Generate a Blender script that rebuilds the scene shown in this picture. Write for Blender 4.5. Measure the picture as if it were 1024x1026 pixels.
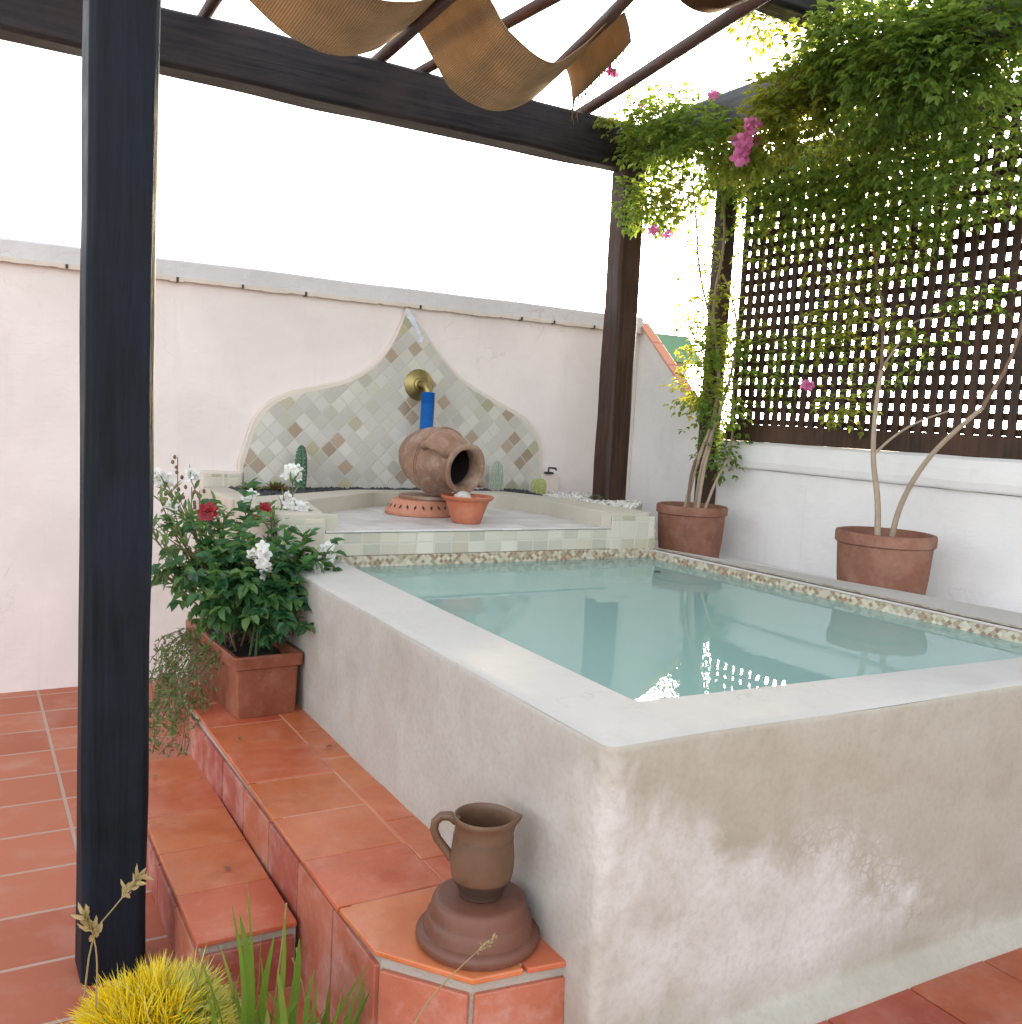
import bpy, math, random
import numpy as np
from mathutils import Vector, Matrix, noise

for o in list(bpy.data.objects): bpy.data.objects.remove(o)
scene = bpy.context.scene
C = scene.collection
R = math.radians
random.seed(7)

# ------------------------------------------------------------------ camera, sky, sun, exposure
CAM = Vector((-1.0026, -1.3342, 0.5582)); YAW, PITCH, ROLL, FPX = 0.5279, -0.1003, 0.0541, 948.86
_f = Vector((math.sin(YAW)*math.cos(PITCH), math.cos(YAW)*math.cos(PITCH), math.sin(PITCH)))
_r = Vector((math.cos(YAW), -math.sin(YAW), 0)); _u = _r.cross(_f)
_R = math.cos(ROLL)*_r + math.sin(ROLL)*_u; _U = -math.sin(ROLL)*_r + math.cos(ROLL)*_u
cam = bpy.data.cameras.new('camera'); camo = bpy.data.objects.new('camera', cam); C.objects.link(camo)
M4 = Matrix((_R, _U, -_f)).transposed().to_4x4(); M4.translation = CAM
camo.matrix_world = M4
cam.sensor_fit = 'HORIZONTAL'; cam.sensor_width = 36; cam.lens = 36*FPX/1024
cam.clip_start = .02; cam.clip_end = 2000
scene.camera = camo

SUN_EL, SUN_AZ = R(13), R(47)          # low sun behind the lattice screen
w = bpy.data.worlds.new('World'); scene.world = w; w.use_nodes = True
nt = w.node_tree; nt.nodes.clear()
sky = nt.nodes.new('ShaderNodeTexSky'); sky.sky_type = 'NISHITA'; sky.sun_disc = False
sky.sun_elevation = SUN_EL; sky.sun_rotation = SUN_AZ; sky.dust_density = 2.0; sky.air_density = 1.0; sky.ozone_density = 1.0
bg = nt.nodes.new('ShaderNodeBackground'); bg.inputs[1].default_value = .15
wo = nt.nodes.new('ShaderNodeOutputWorld')
hz = nt.nodes.new('ShaderNodeHueSaturation'); hz.inputs['Saturation'].default_value = .22     # thin white cloud veil: a nearly colourless sky
nt.links.new(sky.outputs[0], hz.inputs['Color']); nt.links.new(hz.outputs[0], bg.inputs[0]); nt.links.new(bg.outputs[0], wo.inputs[0])
sl = bpy.data.lights.new('sun', 'SUN'); sl.energy = 3.0; sl.angle = R(4); sl.color = (1, .78, .44)
so = bpy.data.objects.new('sun', sl); C.objects.link(so)
sd = Vector((math.sin(SUN_AZ)*math.cos(SUN_EL), math.cos(SUN_AZ)*math.cos(SUN_EL), math.sin(SUN_EL)))
so.rotation_euler = sd.to_track_quat('Z', 'Y').to_euler(); so.location = sd*30
scene.view_settings.view_transform = 'Standard'; scene.view_settings.look = 'None'
scene.view_settings.exposure = 2.45; scene.view_settings.gamma = 1
scene.render.engine = 'CYCLES'
try:
    scene.cycles.max_bounces = 10; scene.cycles.transparent_max_bounces = 16; scene.cycles.diffuse_bounces = 5
except Exception: pass

def at(px, py, x=None, y=None, z=None):       # point of the photograph on a world plane, to measure positions
    d = _R*((px-512)/FPX) - _U*((py-513)/FPX) + _f
    if x is not None: t = (x-CAM.x)/d.x
    elif y is not None: t = (y-CAM.y)/d.y
    else: t = (z-CAM.z)/d.z
    return CAM + d*t

# ------------------------------------------------------------------ helpers
class MB:
    def __init__(s): s.v = []; s.f = []; s.m = []
    def add(s, vs, fs, mi=0):
        n = len(s.v); s.v += [tuple(p) for p in vs]; s.f += [tuple(i+n for i in f) for f in fs]; s.m += [mi]*len(fs); return s
    def box(s, x0, x1, y0, y1, z0, z1, mat=None, mi=0):
        vs = [Vector((x, y, z)) for z in (z0, z1) for y in (y0, y1) for x in (x0, x1)]
        if mat is not None: vs = [mat @ p for p in vs]
        return s.add(vs, [(0,2,3,1),(4,5,7,6),(0,1,5,4),(2,6,7,3),(0,4,6,2),(1,3,7,5)], mi)
    def prism(s, poly, z0, z1, mi=0):          # poly counter-clockwise in xy
        n = len(poly)
        z0 = z0 if isinstance(z0, (list, tuple)) else [z0]*n; z1 = z1 if isinstance(z1, (list, tuple)) else [z1]*n
        vs = [(p[0], p[1], z0[i]) for i, p in enumerate(poly)] + [(p[0], p[1], z1[i]) for i, p in enumerate(poly)]
        fs = [tuple(reversed(range(n))), tuple(range(n, 2*n))] + [(i, (i+1) % n, n+(i+1) % n, n+i) for i in range(n)]
        return s.add(vs, fs, mi)
    def prism_axis(s, poly, a0, a1, axis, mi=0):   # poly in the two other axes, extruded along axis
        n = len(poly); vs = []
        for a in (a0, a1):
            for p in poly: vs.append((a, p[0], p[1]) if axis == 'x' else (p[0], a, p[1]))
        fs = [tuple(range(n)), tuple(reversed(range(n, 2*n)))] + [(i, n+i, n+(i+1) % n, (i+1) % n) for i in range(n)]
        return s.add(vs, fs, mi)
    def tube(s, pts, rad, n=8, cap=True, mi=0):
        pts = [Vector(p) for p in pts]; k = len(pts)
        rad = rad if isinstance(rad, (list, tuple)) else [rad]*k
        t0 = (pts[1]-pts[0]).normalized(); a = t0.orthogonal().normalized(); vs = []
        for i in range(k):
            t = (pts[min(i+1, k-1)] - pts[max(i-1, 0)]).normalized()
            a = (a - t*a.dot(t)).normalized(); b = t.cross(a)
            for j in range(n):
                th = 2*math.pi*j/n; vs.append(pts[i] + (a*math.cos(th)+b*math.sin(th))*rad[i])
        fs = [(i*n+j, i*n+(j+1) % n, (i+1)*n+(j+1) % n, (i+1)*n+j) for i in range(k-1) for j in range(n)]
        if cap: fs += [tuple(reversed(range(n))), tuple(range((k-1)*n, k*n))]
        return s.add(vs, fs, mi)
    def lathe(s, prof, n=40, mat=None, mi=0, warp=None, cap0=True, cap1=True):
        vs = []; k = len(prof)
        for r, z in prof:
            for j in range(n):
                th = 2*math.pi*j/n; p = Vector((r*math.cos(th), r*math.sin(th), z))
                if warp: p = warp(p, th)
                vs.append(mat @ p if mat is not None else p)
        fs = [(i*n+j, i*n+(j+1) % n, (i+1)*n+(j+1) % n, (i+1)*n+j) for i in range(k-1) for j in range(n)]
        if cap0: fs.append(tuple(reversed(range(n))))
        if cap1: fs.append(tuple(range((k-1)*n, k*n)))
        return s.add(vs, fs, mi)
    def build(s, name, mats, parent=None, smooth=False, bevel=0, seg=2, angle=35, leafy=False):
        me = bpy.data.meshes.new(name); me.from_pydata(s.v, [], s.f)
        if not isinstance(mats, (list, tuple)): mats = [mats]
        for m in mats: me.materials.append(m)
        if len(mats) > 1: me.polygons.foreach_set('material_index', s.m)
        if smooth: me.polygons.foreach_set('use_smooth', [True]*len(me.polygons))
        me.update(); me.validate()
        if smooth and not leafy: me.set_sharp_from_angle(angle=R(38))
        o = bpy.data.objects.new(name, me); C.objects.link(o)
        if parent is not None:
            o.parent = parent; o.matrix_parent_inverse = Matrix.Translation(parent.location).inverted() if parent.type == 'EMPTY' else Matrix()
        if bevel:
            b = o.modifiers.new('bevel', 'BEVEL'); b.width = bevel; b.segments = seg; b.limit_method = 'ANGLE'; b.angle_limit = R(angle)
            if smooth is None: pass
        return o

def tag(o, label=None, cat=None, group=None, kind=None):
    if label: o['label'] = label
    if cat: o['category'] = cat
    if group: o['group'] = group
    if kind: o['kind'] = kind
    return o
def thing(name, loc, label, cat, group=None):
    o = bpy.data.objects.new(name, None); C.objects.link(o); o.location = loc; o.empty_display_size = .05
    return tag(o, label, cat, group)

# ------------------------------------------------------------------ materials
class NT:
    def __init__(s, name):
        s.mat = bpy.data.materials.new(name); s.mat.use_nodes = True; s.t = s.mat.node_tree; s.t.nodes.clear()
        s.out = s.n('ShaderNodeOutputMaterial')
    def n(s, typ, **kw):
        nd = s.t.nodes.new(typ)
        for k, v in kw.items():
            if k.startswith('i_'):
                key = k[2:]; key = int(key) if key.isdigit() else key.replace('_', ' ')
                if hasattr(v, 'node') or isinstance(v, bpy.types.NodeSocket): s.t.links.new(v, nd.inputs[key])
                else: nd.inputs[key].default_value = v
            else: setattr(nd, k, v)
        return nd
    def link(s, a, b): s.t.links.new(a, b)
    def obj(s): return s.n('ShaderNodeTexCoord').outputs['Object']
    def noise(s, co, scale, detail=4, rough=.55, dist=0):
        nd = s.n('ShaderNodeTexNoise', i_Scale=scale, i_Detail=detail, i_Roughness=rough, i_Distortion=dist); s.link(co, nd.inputs['Vector']); return nd.outputs['Fac']
    def ramp(s, fac, stops, interp='LINEAR'):
        nd = s.n('ShaderNodeValToRGB'); cr = nd.color_ramp; cr.interpolation = interp
        while len(cr.elements) < len(stops): cr.elements.new(.5)
        for e, (p, c) in zip(cr.elements, stops):
            e.position = p; e.color = (c[0], c[1], c[2], 1) if isinstance(c, (tuple, list)) else (c, c, c, 1)
        s.link(fac, nd.inputs[0]); return nd.outputs[0]
    def mix(s, fac, a, b, blend='MIX'):
        nd = s.n('ShaderNodeMix', data_type='RGBA', blend_type=blend)
        for v, i in ((fac, 0), (a, 6), (b, 7)):
            if isinstance(v, bpy.types.NodeSocket): s.link(v, nd.inputs[i])
            else: nd.inputs[i].default_value = v if i == 0 else (v[0], v[1], v[2], 1)
        return nd.outputs[2]
    def math(s, op, a, b=0, c=0):
        nd = s.n('ShaderNodeMath', operation=op)
        for i, v in enumerate((a, b, c)):
            if isinstance(v, bpy.types.NodeSocket): s.link(v, nd.inputs[i])
            else: nd.inputs[i].default_value = v
        return nd.outputs[0]
    def mapping(s, co, rot=(0,0,0), scale=(1,1,1), loc=(0,0,0)):
        nd = s.n('ShaderNodeMapping', i_Rotation=rot, i_Scale=scale, i_Location=loc); s.link(co, nd.inputs['Vector']); return nd.outputs[0]
    def bump(s, h, strength=.3, dist=.01):
        nd = s.n('ShaderNodeBump', i_Strength=strength, i_Distance=dist); s.link(h, nd.inputs['Height']); return nd.outputs[0]
    def pbr(s, col, rough=.6, normal=None, metal=0, spec=.5, **kw):
        p = s.n('ShaderNodeBsdfPrincipled'); 
        for v, k in ((col, 'Base Color'), (rough, 'Roughness'), (metal, 'Metallic'), (spec, 'Specular IOR Level')):
            if isinstance(v, bpy.types.NodeSocket): s.link(v, p.inputs[k])
            else: p.inputs[k].default_value = (v[0], v[1], v[2], 1) if k == 'Base Color' else v
        if normal is not None: s.link(normal, p.inputs['Normal'])
        for k, v in kw.items(): p.inputs[k].default_value = v
        return p
    def end(s, shader): s.link(shader.outputs[0], s.out.inputs[0]); return s.mat

def m_plain(name, col, rough=.6, var=.15, scale=12, bump=.15, metal=0):
    t = NT(name); co = t.obj(); f = t.noise(co, scale, 6)
    c = t.mix(f, [x*(1-var) for x in col], [min(1, x*(1+var)) for x in col])
    return t.end(t.pbr(c, rough, t.bump(t.noise(co, scale*5, 4), bump, .004), metal))

def m_wood(name, a, b, axis='z', rough=.42, sheen=.5):
    t = NT(name); co = t.obj(); sc = {'x': (1.2, 22, 22), 'y': (22, 1.2, 22), 'z': (22, 22, 1.2)}[axis]
    g = t.noise(t.mapping(co, scale=sc), 2.2, 8, .65, .6); big = t.noise(co, 3.2, 4)
    c = t.mix(t.ramp(g, [(.35, 0.), (.7, 1.)]), a, b)
    c = t.mix(t.ramp(big, [(.45, 0.), (.75, .55)]), c, [x*2.0 for x in b])
    h = t.math('ADD', g, t.math('MULTIPLY', t.noise(co, 30, 3), .35))
    rg = t.ramp(big, [(.3, rough-.1), (.7, rough+.25)])
    return t.end(t.pbr(c, rg, t.bump(h, .5, .006), 0, sheen))

def m_plaster(name, col, stain=None, rough=.75, bump=.25, scale=1.0):
    t = NT(name); co = t.obj()
    a = t.noise(co, 2.3*scale, 7, .6, .4); b = t.noise(co, 9*scale, 6, .6); fine = t.noise(co, 85, 4)
    c = t.mix(t.ramp(a, [(.3, 0.), (.72, 1.)]), [x*.90 for x in col], [min(1, x*1.05) for x in col])
    if stain: c = t.mix(t.ramp(b, [(.55, 0.), (.8, .55)]), c, stain)
    drip = t.ramp(t.noise(t.mapping(co, scale=(7, 7, .7), loc=(1.3, 2, 0)), 2.4, 7, .7), [(.56, 0.), (.80, .30)])
    c = t.mix(drip, c, [x*.80 for x in (stain or col)])
    wob = t.n('ShaderNodeVectorMath', operation='ADD'); nz = t.n('ShaderNodeTexNoise', i_Scale=5., i_Detail=5.); t.link(co, nz.inputs['Vector']); sc = t.n('ShaderNodeVectorMath', operation='SCALE'); t.link(nz.outputs['Color'], sc.inputs[0]); sc.inputs['Scale'].default_value = .5
    t.link(co, wob.inputs[0]); t.link(sc.outputs[0], wob.inputs[1])
    vor = t.n('ShaderNodeTexVoronoi', feature='DISTANCE_TO_EDGE', i_Scale=1.7*scale); t.link(wob.outputs[0], vor.inputs['Vector'])
    crk = t.math('MULTIPLY', t.ramp(vor.outputs['Distance'], [(.0, 1.), (.007, 0.)]), t.ramp(t.noise(t.mapping(co, loc=(5, 3, 8)), 2.2, 3), [(.52, 0.), (.66, .30)]))
    c = t.mix(crk, c, [x*.5 for x in col])
    c = t.mix(t.ramp(t.noise(co, 130, 2), [(.735, 0.), (.78, .30)]), c, [x*.55 for x in col])
    trowel = t.noise(t.mapping(co, scale=(3, 3, 8), rot=(.3, .5, .2)), 3.5, 5, .6, 1.0)
    h = t.math('ADD', t.math('ADD', t.math('MULTIPLY', b, .8), t.math('MULTIPLY', trowel, .7)), t.math('SUBTRACT', t.math('MULTIPLY', fine, .18), crk))
    return t.end(t.pbr(c, rough, t.bump(h, bump, .014)))

def m_tadelakt(name, base, dark, light):
    t = NT(name); co = t.obj()
    mid = t.noise(co, 6.5, 8, .62, .5); big = t.noise(t.mapping(co, loc=(.4, 2.2, .9)), 1.6, 7, .6, .5); fine = t.noise(co, 70, 6, .65)
    sp = t.n('ShaderNodeSeparateXYZ'); t.link(co, sp.inputs[0]); X, Y, Z = sp.outputs
    def mr(v, a, b, c=0., d=1., clamp=True):
        nd = t.n('ShaderNodeMapRange', i_1=a, i_2=b, i_3=c, i_4=d); t.link(v, nd.inputs[0]); return nd.outputs[0]
    tone = t.math('ADD', t.math('MULTIPLY', mid, .45), t.math('MULTIPLY', big, .55))
    c = t.mix(t.ramp(tone, [(.36, 0.), (.60, 1.)]), dark, base)
    front = mr(Y, .06, -.03)
    # the side face is greyer and paler than the end face
    c = t.mix(t.math('MULTIPLY', t.math('SUBTRACT', 1., front), .75), c, t.mix(t.ramp(tone, [(.36, 0.), (.62, 1.)]), (.385, .365, .335), (.50, .488, .470)))
    # salt bloom below a slanting tide line on the end face
    line = t.math('ADD', t.math('MULTIPLY', X, -.455), -.045)
    dd = t.math('ADD', t.math('SUBTRACT', line, Z), t.math('MULTIPLY', t.math('SUBTRACT', mid, .5), .34))
    foot = t.math('ADD', t.math('ADD', Z, .585), t.math('MULTIPLY', t.math('SUBTRACT', big, .5), .40))
    bloom = t.math('MULTIPLY', t.math('MULTIPLY', mr(dd, .0, .09), mr(foot, .0, .12)), front)
    bloom = t.math('MULTIPLY', bloom, mr(t.math('ADD', t.math('MULTIPLY', mid, .6), t.math('MULTIPLY', big, .4)), .33, .62, .15, 1.0))
    c = t.mix(t.math('MULTIPLY', bloom, .85), c, light)
    vor = t.n('ShaderNodeTexVoronoi', feature='DISTANCE_TO_EDGE', i_Scale=42.)
    wob = t.n('ShaderNodeVectorMath', operation='ADD'); nz = t.n('ShaderNodeTexNoise', i_Scale=18.); t.link(co, nz.inputs['Vector']); sc = t.n('ShaderNodeVectorMath', operation='SCALE'); t.link(nz.outputs['Color'], sc.inputs[0]); sc.inputs['Scale'].default_value = .035
    t.link(co, wob.inputs[0]); t.link(sc.outputs[0], wob.inputs[1]); t.link(wob.outputs[0], vor.inputs['Vector'])
    cell = t.ramp(vor.outputs['Distance'], [(.03, 0.), (.13, 1.)])
    zone = t.math('MULTIPLY', t.math('MULTIPLY', mr(dd, -.075, -.02), mr(dd, .10, .04)), t.math('MULTIPLY', t.math('MULTIPLY', mr(X, .40, .55), mr(X, .95, .78)), front))
    c = t.mix(t.math('MULTIPLY', t.math('MULTIPLY', cell, zone), t.ramp(t.noise(co, 16, 5, .7), [(.40, .0), (.66, .6)])), c, light)
    # scuffs, fine grain and dark specks
    c = t.mix(t.ramp(fine, [(.35, .22), (.55, 0.)]), c, [x*.72 for x in dark])
    scuff = t.ramp(t.noise(t.mapping(co, scale=(9, 9, 1.6), loc=(3, 0, 1)), 3.0, 7, .7), [(.58, 0.), (.78, .35)])
    c = t.mix(scuff, c, [x*.80 for x in dark])
    c = t.mix(t.ramp(t.noise(co, 170, 2), [(.74, 0.), (.78, .55)]), c, [x*.5 for x in dark])
    h = t.math('ADD', mid, t.math('ADD', t.math('MULTIPLY', fine, .22), t.math('MULTIPLY', big, .8)))
    return t.end(t.pbr(c, t.ramp(mid, [(.3, .42), (.7, .62)]), t.bump(h, .17, .014)))

def m_terracotta(name, a, b, pale=(.62, .42, .34), rough=.62, island=True, dusty=.5, wide=.5):
    t = NT(name); co = t.obj(); big = t.noise(co, 4.5, 6, .6, .3); fine = t.noise(co, 55, 5)
    c = t.mix(t.ramp(big, [(.3, 0.), (.7, 1.)]), a, b)
    if island:
        g = t.n('ShaderNodeNewGeometry').outputs['Random Per Island']
        hs = t.n('ShaderNodeHueSaturation'); t.link(c, hs.inputs['Color'])
        t.link(t.math('ADD', .78, t.math('MULTIPLY', g, wide)), hs.inputs['Value']); t.link(t.math('ADD', .492, t.math('MULTIPLY', g, .018)), hs.inputs['Hue']); c = hs.outputs[0]
    d = t.math('ADD', t.ramp(t.noise(t.mapping(co, loc=(2, 5, 1)), 7, 7, .65), [(.48, 0.), (.76, dusty)]), t.ramp(t.noise(co, 26, 6, .7), [(.52, 0.), (.85, dusty*.8)]))
    c = t.mix(d, c, pale)
    c = t.mix(t.ramp(t.noise(t.mapping(co, loc=(9, 1, 4)), 11, 6, .65), [(.56, 0.), (.8, .5)]), c, [x*.62 for x in a])
    s = t.ramp(t.noise(co, 120, 2), [(.70, 0.), (.75, .5)]); c = t.mix(s, c, [x*.5 for x in a])
    rg = t.ramp(big, [(.3, rough-.14), (.7, rough+.1)])
    return t.end(t.pbr(c, rg, t.bump(t.math('ADD', big, t.math('MULTIPLY', fine, .4)), .25, .006)))

def m_mosaic(name, size, rot, stops, grout, axes=(0, 2), jitter=.0, gw=.06, rough=.4, shift=(0, 0)):
    t = NT(name); co = t.obj(); sp = t.n('ShaderNodeSeparateXYZ'); t.link(co, sp.inputs[0])
    if axes == 'xy+z':      # band tiles: run along x+y, height z
        u0 = t.math('ADD', sp.outputs[0], sp.outputs[1]); v0 = sp.outputs[2]
    else: u0, v0 = sp.outputs[axes[0]], sp.outputs[axes[1]]
    cs, sn = math.cos(rot)/size, math.sin(rot)/size
    u = t.math('ADD', t.math('ADD', t.math('MULTIPLY', u0, cs), t.math('MULTIPLY', v0, sn)), 100+shift[0])
    v = t.math('ADD', t.math('ADD', t.math('MULTIPLY', u0, -sn), t.math('MULTIPLY', v0, cs)), 100+shift[1])
    wob = t.noise(co, 9, 2); u = t.math('ADD', u, t.math('MULTIPLY', wob, .18)); v = t.math('ADD', v, t.math('MULTIPLY', wob, -.14))
    cb = t.n('ShaderNodeCombineXYZ'); t.link(t.math('FLOOR', u), cb.inputs[0]); t.link(t.math('FLOOR', v), cb.inputs[1])
    wn = t.n('ShaderNodeTexWhiteNoise', noise_dimensions='3D'); t.link(cb.outputs[0], wn.inputs['Vector'])
    c = t.ramp(wn.outputs['Value'], stops, 'CONSTANT')
    wn2 = t.n('ShaderNodeTexWhiteNoise', noise_dimensions='3D'); t.link(t.mapping(cb.outputs[0], loc=(7, 3, 2)), wn2.inputs['Vector'])
    hs = t.n('ShaderNodeHueSaturation'); t.link(c, hs.inputs['Color']); t.link(t.math('ADD', .86, t.math('MULTIPLY', wn2.outputs['Value'], .26)), hs.inputs['Value'])
    fu = t.math('ABSOLUTE', t.math('SUBTRACT', t.math('FRACT', u), .5)); fv = t.math('ABSOLUTE', t.math('SUBTRACT', t.math('FRACT', v), .5))
    e = t.math('MAXIMUM', fu, fv); g = t.ramp(e, [(.5-gw, 0.), (.5-gw*.5, 1.)])
    c = t.mix(t.math('MULTIPLY', g, .8), hs.outputs[0], grout)
    st = t.ramp(t.noise(co, 5, 6, .6), [(.5, 0.), (.85, .4)]); c = t.mix(st, c, grout)
    h = t.math('SUBTRACT', t.math('MULTIPLY', wn2.outputs['Value'], .3), g)
    rg = t.math('ADD', rough, t.math('MULTIPLY', g, .4))
    return t.end(t.pbr(c, rg, t.bump(h, .35, .004)))

def m_leaf(name, cols, trans=(.30, .42, .06), tw=.35, rough=.42):
    t = NT(name); g = t.n('ShaderNodeNewGeometry').outputs['Random Per Island']
    c = t.ramp(g, [(i/max(1, len(cols)-1), k) for i, k in enumerate(cols)])
    co = t.obj(); c = t.mix(t.math('MULTIPLY', t.noise(co, 40, 3), .5), c, [x*.6 for x in cols[0]])
    p = t.pbr(c, rough, t.bump(t.noise(co, 160, 2), .2, .002), 0, .4)
    tr = t.n('ShaderNodeBsdfTranslucent'); t.link(t.mix(.6, c, trans), tr.inputs[0])
    mx = t.n('ShaderNodeMixShader'); mx.inputs[0].default_value = tw
    t.link(p.outputs[0], mx.inputs[1]); t.link(tr.outputs[0], mx.inputs[2])
    return t.end(mx)

def m_cloth(name, a, b):
    t = NT(name); uv = t.n('ShaderNodeUVMap').outputs[0]; co = t.obj()
    wv = t.n('ShaderNodeTexWave', wave_type='BANDS', bands_direction='X', i_Scale=36., i_Distortion=1.6, i_Detail=2.); t.link(uv, wv.inputs[0])
    wh = t.n('ShaderNodeTexWave', wave_type='BANDS', bands_direction='Y', i_Scale=36., i_Distortion=1.6, i_Detail=2.); t.link(uv, wh.inputs[0])
    n = t.noise(t.mapping(uv, scale=(3, 60, 1)), 2.5, 6, .7); h = t.math('ADD', t.math('MULTIPLY', wv.outputs['Fac'], .7), t.math('ADD', t.math('MULTIPLY', wh.outputs['Fac'], .5), t.math('MULTIPLY', n, 1.2)))
    c = t.mix(t.ramp(t.math('MULTIPLY', h, .5), [(.25, 0.), (.8, 1.)]), a, b)
    c = t.mix(t.ramp(t.noise(co, 5, 4), [(.4, 0.), (.7, .35)]), c, [x*.6 for x in a])
    p = t.pbr(c, .9, t.bump(h, .9, .004), 0, .15)
    tr = t.n('ShaderNodeBsdfTranslucent'); t.link(c, tr.inputs[0])
    mx = t.n('ShaderNodeMixShader'); mx.inputs[0].default_value = .28; t.link(p.outputs[0], mx.inputs[1]); t.link(tr.outputs[0], mx.inputs[2])
    return t.end(mx)

def m_water():
    t = NT('water'); co = t.obj(); n = t.math('ADD', t.noise(co, 6, 3, .5, .4), t.math('MULTIPLY', t.noise(co, 21, 2), .25))
    nm = t.bump(n, .012, .03)
    fr = t.n('ShaderNodeFresnel', i_IOR=1.36); t.link(nm, fr.inputs['Normal'])
    tr = t.n('ShaderNodeBsdfTransparent', i_Color=(.80, .96, .94, 1)); df = t.n('ShaderNodeBsdfDiffuse', i_Color=(.52, .79, .73, 1)); tb = t.n('ShaderNodeMixShader'); tb.inputs[0].default_value = .47; gl = t.n('ShaderNodeBsdfGlossy', i_Roughness=.004); t.link(nm, gl.inputs['Normal'])
    mx = t.n('ShaderNodeMixShader'); t.link(tr.outputs[0], tb.inputs[1]); t.link(df.outputs[0], tb.inputs[2]); t.link(fr.outputs[0], mx.inputs[0]); t.link(tb.outputs[0], mx.inputs[1]); t.link(gl.outputs[0], mx.inputs[2])
    return t.end(mx)

def m_gravel(name, a, b):
    t = NT(name); co = t.obj(); g = t.n('ShaderNodeNewGeometry').outputs['Random Per Island']
    return t.end(t.pbr(t.mix(g, a, b), .5, t.bump(t.noise(co, 90, 3), .3, .002)))

def m_floor(name):
    t = NT(name); co = t.obj()
    br = t.n('ShaderNodeTexBrick', offset=0., i_Scale=1., i_Mortar_Size=.006, i_Mortar_Smooth=.2, i_Brick_Width=.24, i_Row_Height=.24)
    br.inputs['Color1'].default_value = (.38, .095, .045, 1); br.inputs['Color2'].default_value = (.47, .14, .07, 1); br.inputs['Mortar'].default_value = (.44, .30, .24, 1)
    t.link(co, br.inputs['Vector'])
    c = t.mix(t.ramp(t.noise(co, 6, 6), [(.5, 0.), (.8, .4)]), br.outputs['Color'], (.55, .36, .29))
    h = t.math('SUBTRACT', t.math('MULTIPLY', t.noise(co, 30, 4), .3), br.outputs['Fac'])
    return t.end(t.pbr(c, .55, t.bump(h, .4, .006)))

WOOD_N = m_wood('near post timber', (.0016, .0030, .0055), (.009, .0125, .020), 'z', .55, .18)
WOOD_V = m_wood('brown post timber', (.022, .011, .008), (.065, .031, .022), 'z', .5, .25)
WOOD_X = m_wood('dark beam timber', (.006, .007, .011), (.036, .027, .029), 'x', .5, .25)
WOOD_Y = m_wood('grey beam timber', (.060, .066, .085), (.14, .145, .17), 'y', .5)
POLE = m_wood('pole timber', (.028, .013, .011), (.085, .042, .035), 'y', .5, .25)
LATT = m_wood('lattice timber', (.022, .012, .008), (.060, .032, .020), 'z', .5, .3)
WALLP = m_plaster('pink white render', (.765, .695, .675), (.72, .63, .605), bump=.24)
WALLW = m_plaster('white render', (.74, .72, .71), (.64, .61, .60), bump=.32)
COPEG = m_plaster('grey white coping', (.62, .60, .62), (.47, .45, .46), bump=.5)
CREAM = m_plaster('cream plaster edge', (.64, .57, .50), (.54, .46, .38))
POOLP = m_tadelakt('pool plaster', (.405, .378, .322), (.325, .297, .238), (.62, .605, .59))
RIMP = m_plaster('pool rim plaster', (.485, .465, .437), (.40, .37, .325), .9, .3)
BASINP = m_plaster('basin plaster', (.50, .46, .38), (.41, .365, .28))
INNER = m_plaster('pool lining', (.55, .74, .70), (.46, .66, .62), .7, .1)
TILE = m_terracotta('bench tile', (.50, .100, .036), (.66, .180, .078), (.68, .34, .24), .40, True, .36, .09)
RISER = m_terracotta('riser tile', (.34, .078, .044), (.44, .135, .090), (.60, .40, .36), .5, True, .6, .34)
POT = m_terracotta('pot clay', (.165, .062, .036), (.25, .105, .062), (.36, .22, .16), .75, False, .55)
PLANTER = m_terracotta('planter clay', (.17, .042, .018), (.25, .072, .034), (.46, .25, .17), .55, False, .35)
JARC = m_terracotta('jar clay', (.13, .068, .044), (.31, .175, .115), (.44, .33, .25), .8, False, .85)
ORANGE = m_terracotta('orange clay', (.36, .085, .036), (.46, .14, .068), (.58, .38, .28), .6, False, .3)
STANDC = m_terracotta('ring clay', (.42, .15, .085), (.50, .22, .14), (.60, .42, .32), .7, False, .4)
JUGC = m_terracotta('jug clay', (.090, .045, .024), (.145, .075, .040), (.24, .14, .09), .55, False, .3)
JUGD = m_terracotta('jug dark foot', (.035, .020, .014), (.06, .036, .025), (.10, .06, .045), .5, False, .2)
UPCLAY = m_terracotta('brown pot clay', (.095, .032, .019), (.150, .058, .036), (.2, .11, .08), .5, False, .3)
SLOPET = m_terracotta('coping tile', (.55, .20, .11), (.62, .28, .17), (.66, .40, .30), .7, False, .3)
GROUT = m_plaster('grey mortar', (.36, .32, .28), (.24, .21, .18), bump=.7)
PALEG = m_plaster('pale grout', (.54, .30, .21), (.42, .21, .14), bump=.6)
SOIL = m_plain('soil', (.030, .020, .014), .95, .5, 40, .8)
_cream = [(0, (.485, .465, .415)), (.22, (.52, .50, .455)), (.44, (.465, .45, .41)), (.62, (.50, .475, .415)), (.79, (.455, .435, .365)), (.84, (.355, .275, .20)), (.915, (.315, .235, .165)), (.965, (.385, .355, .24))]
PANEL = m_mosaic('diamond mosaic', .062, R(45), _cream, (.49, .465, .415))
SHELFT = m_mosaic('shelf tile', .075, 0, [(0, (.49, .46, .385)), (.3, (.53, .50, .42)), (.6, (.46, .44, .36)), (.8, (.50, .45, .36)), (.92, (.41, .38, .28))], (.52, .49, .42), (0, 2), shift=(0, .35))
BFLOOR = m_mosaic('basin floor tile', .09, 0, [(0, (.56, .54, .51)), (.4, (.60, .58, .56)), (.75, (.53, .51, .47))], (.58, .56, .54), (0, 1))
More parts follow.
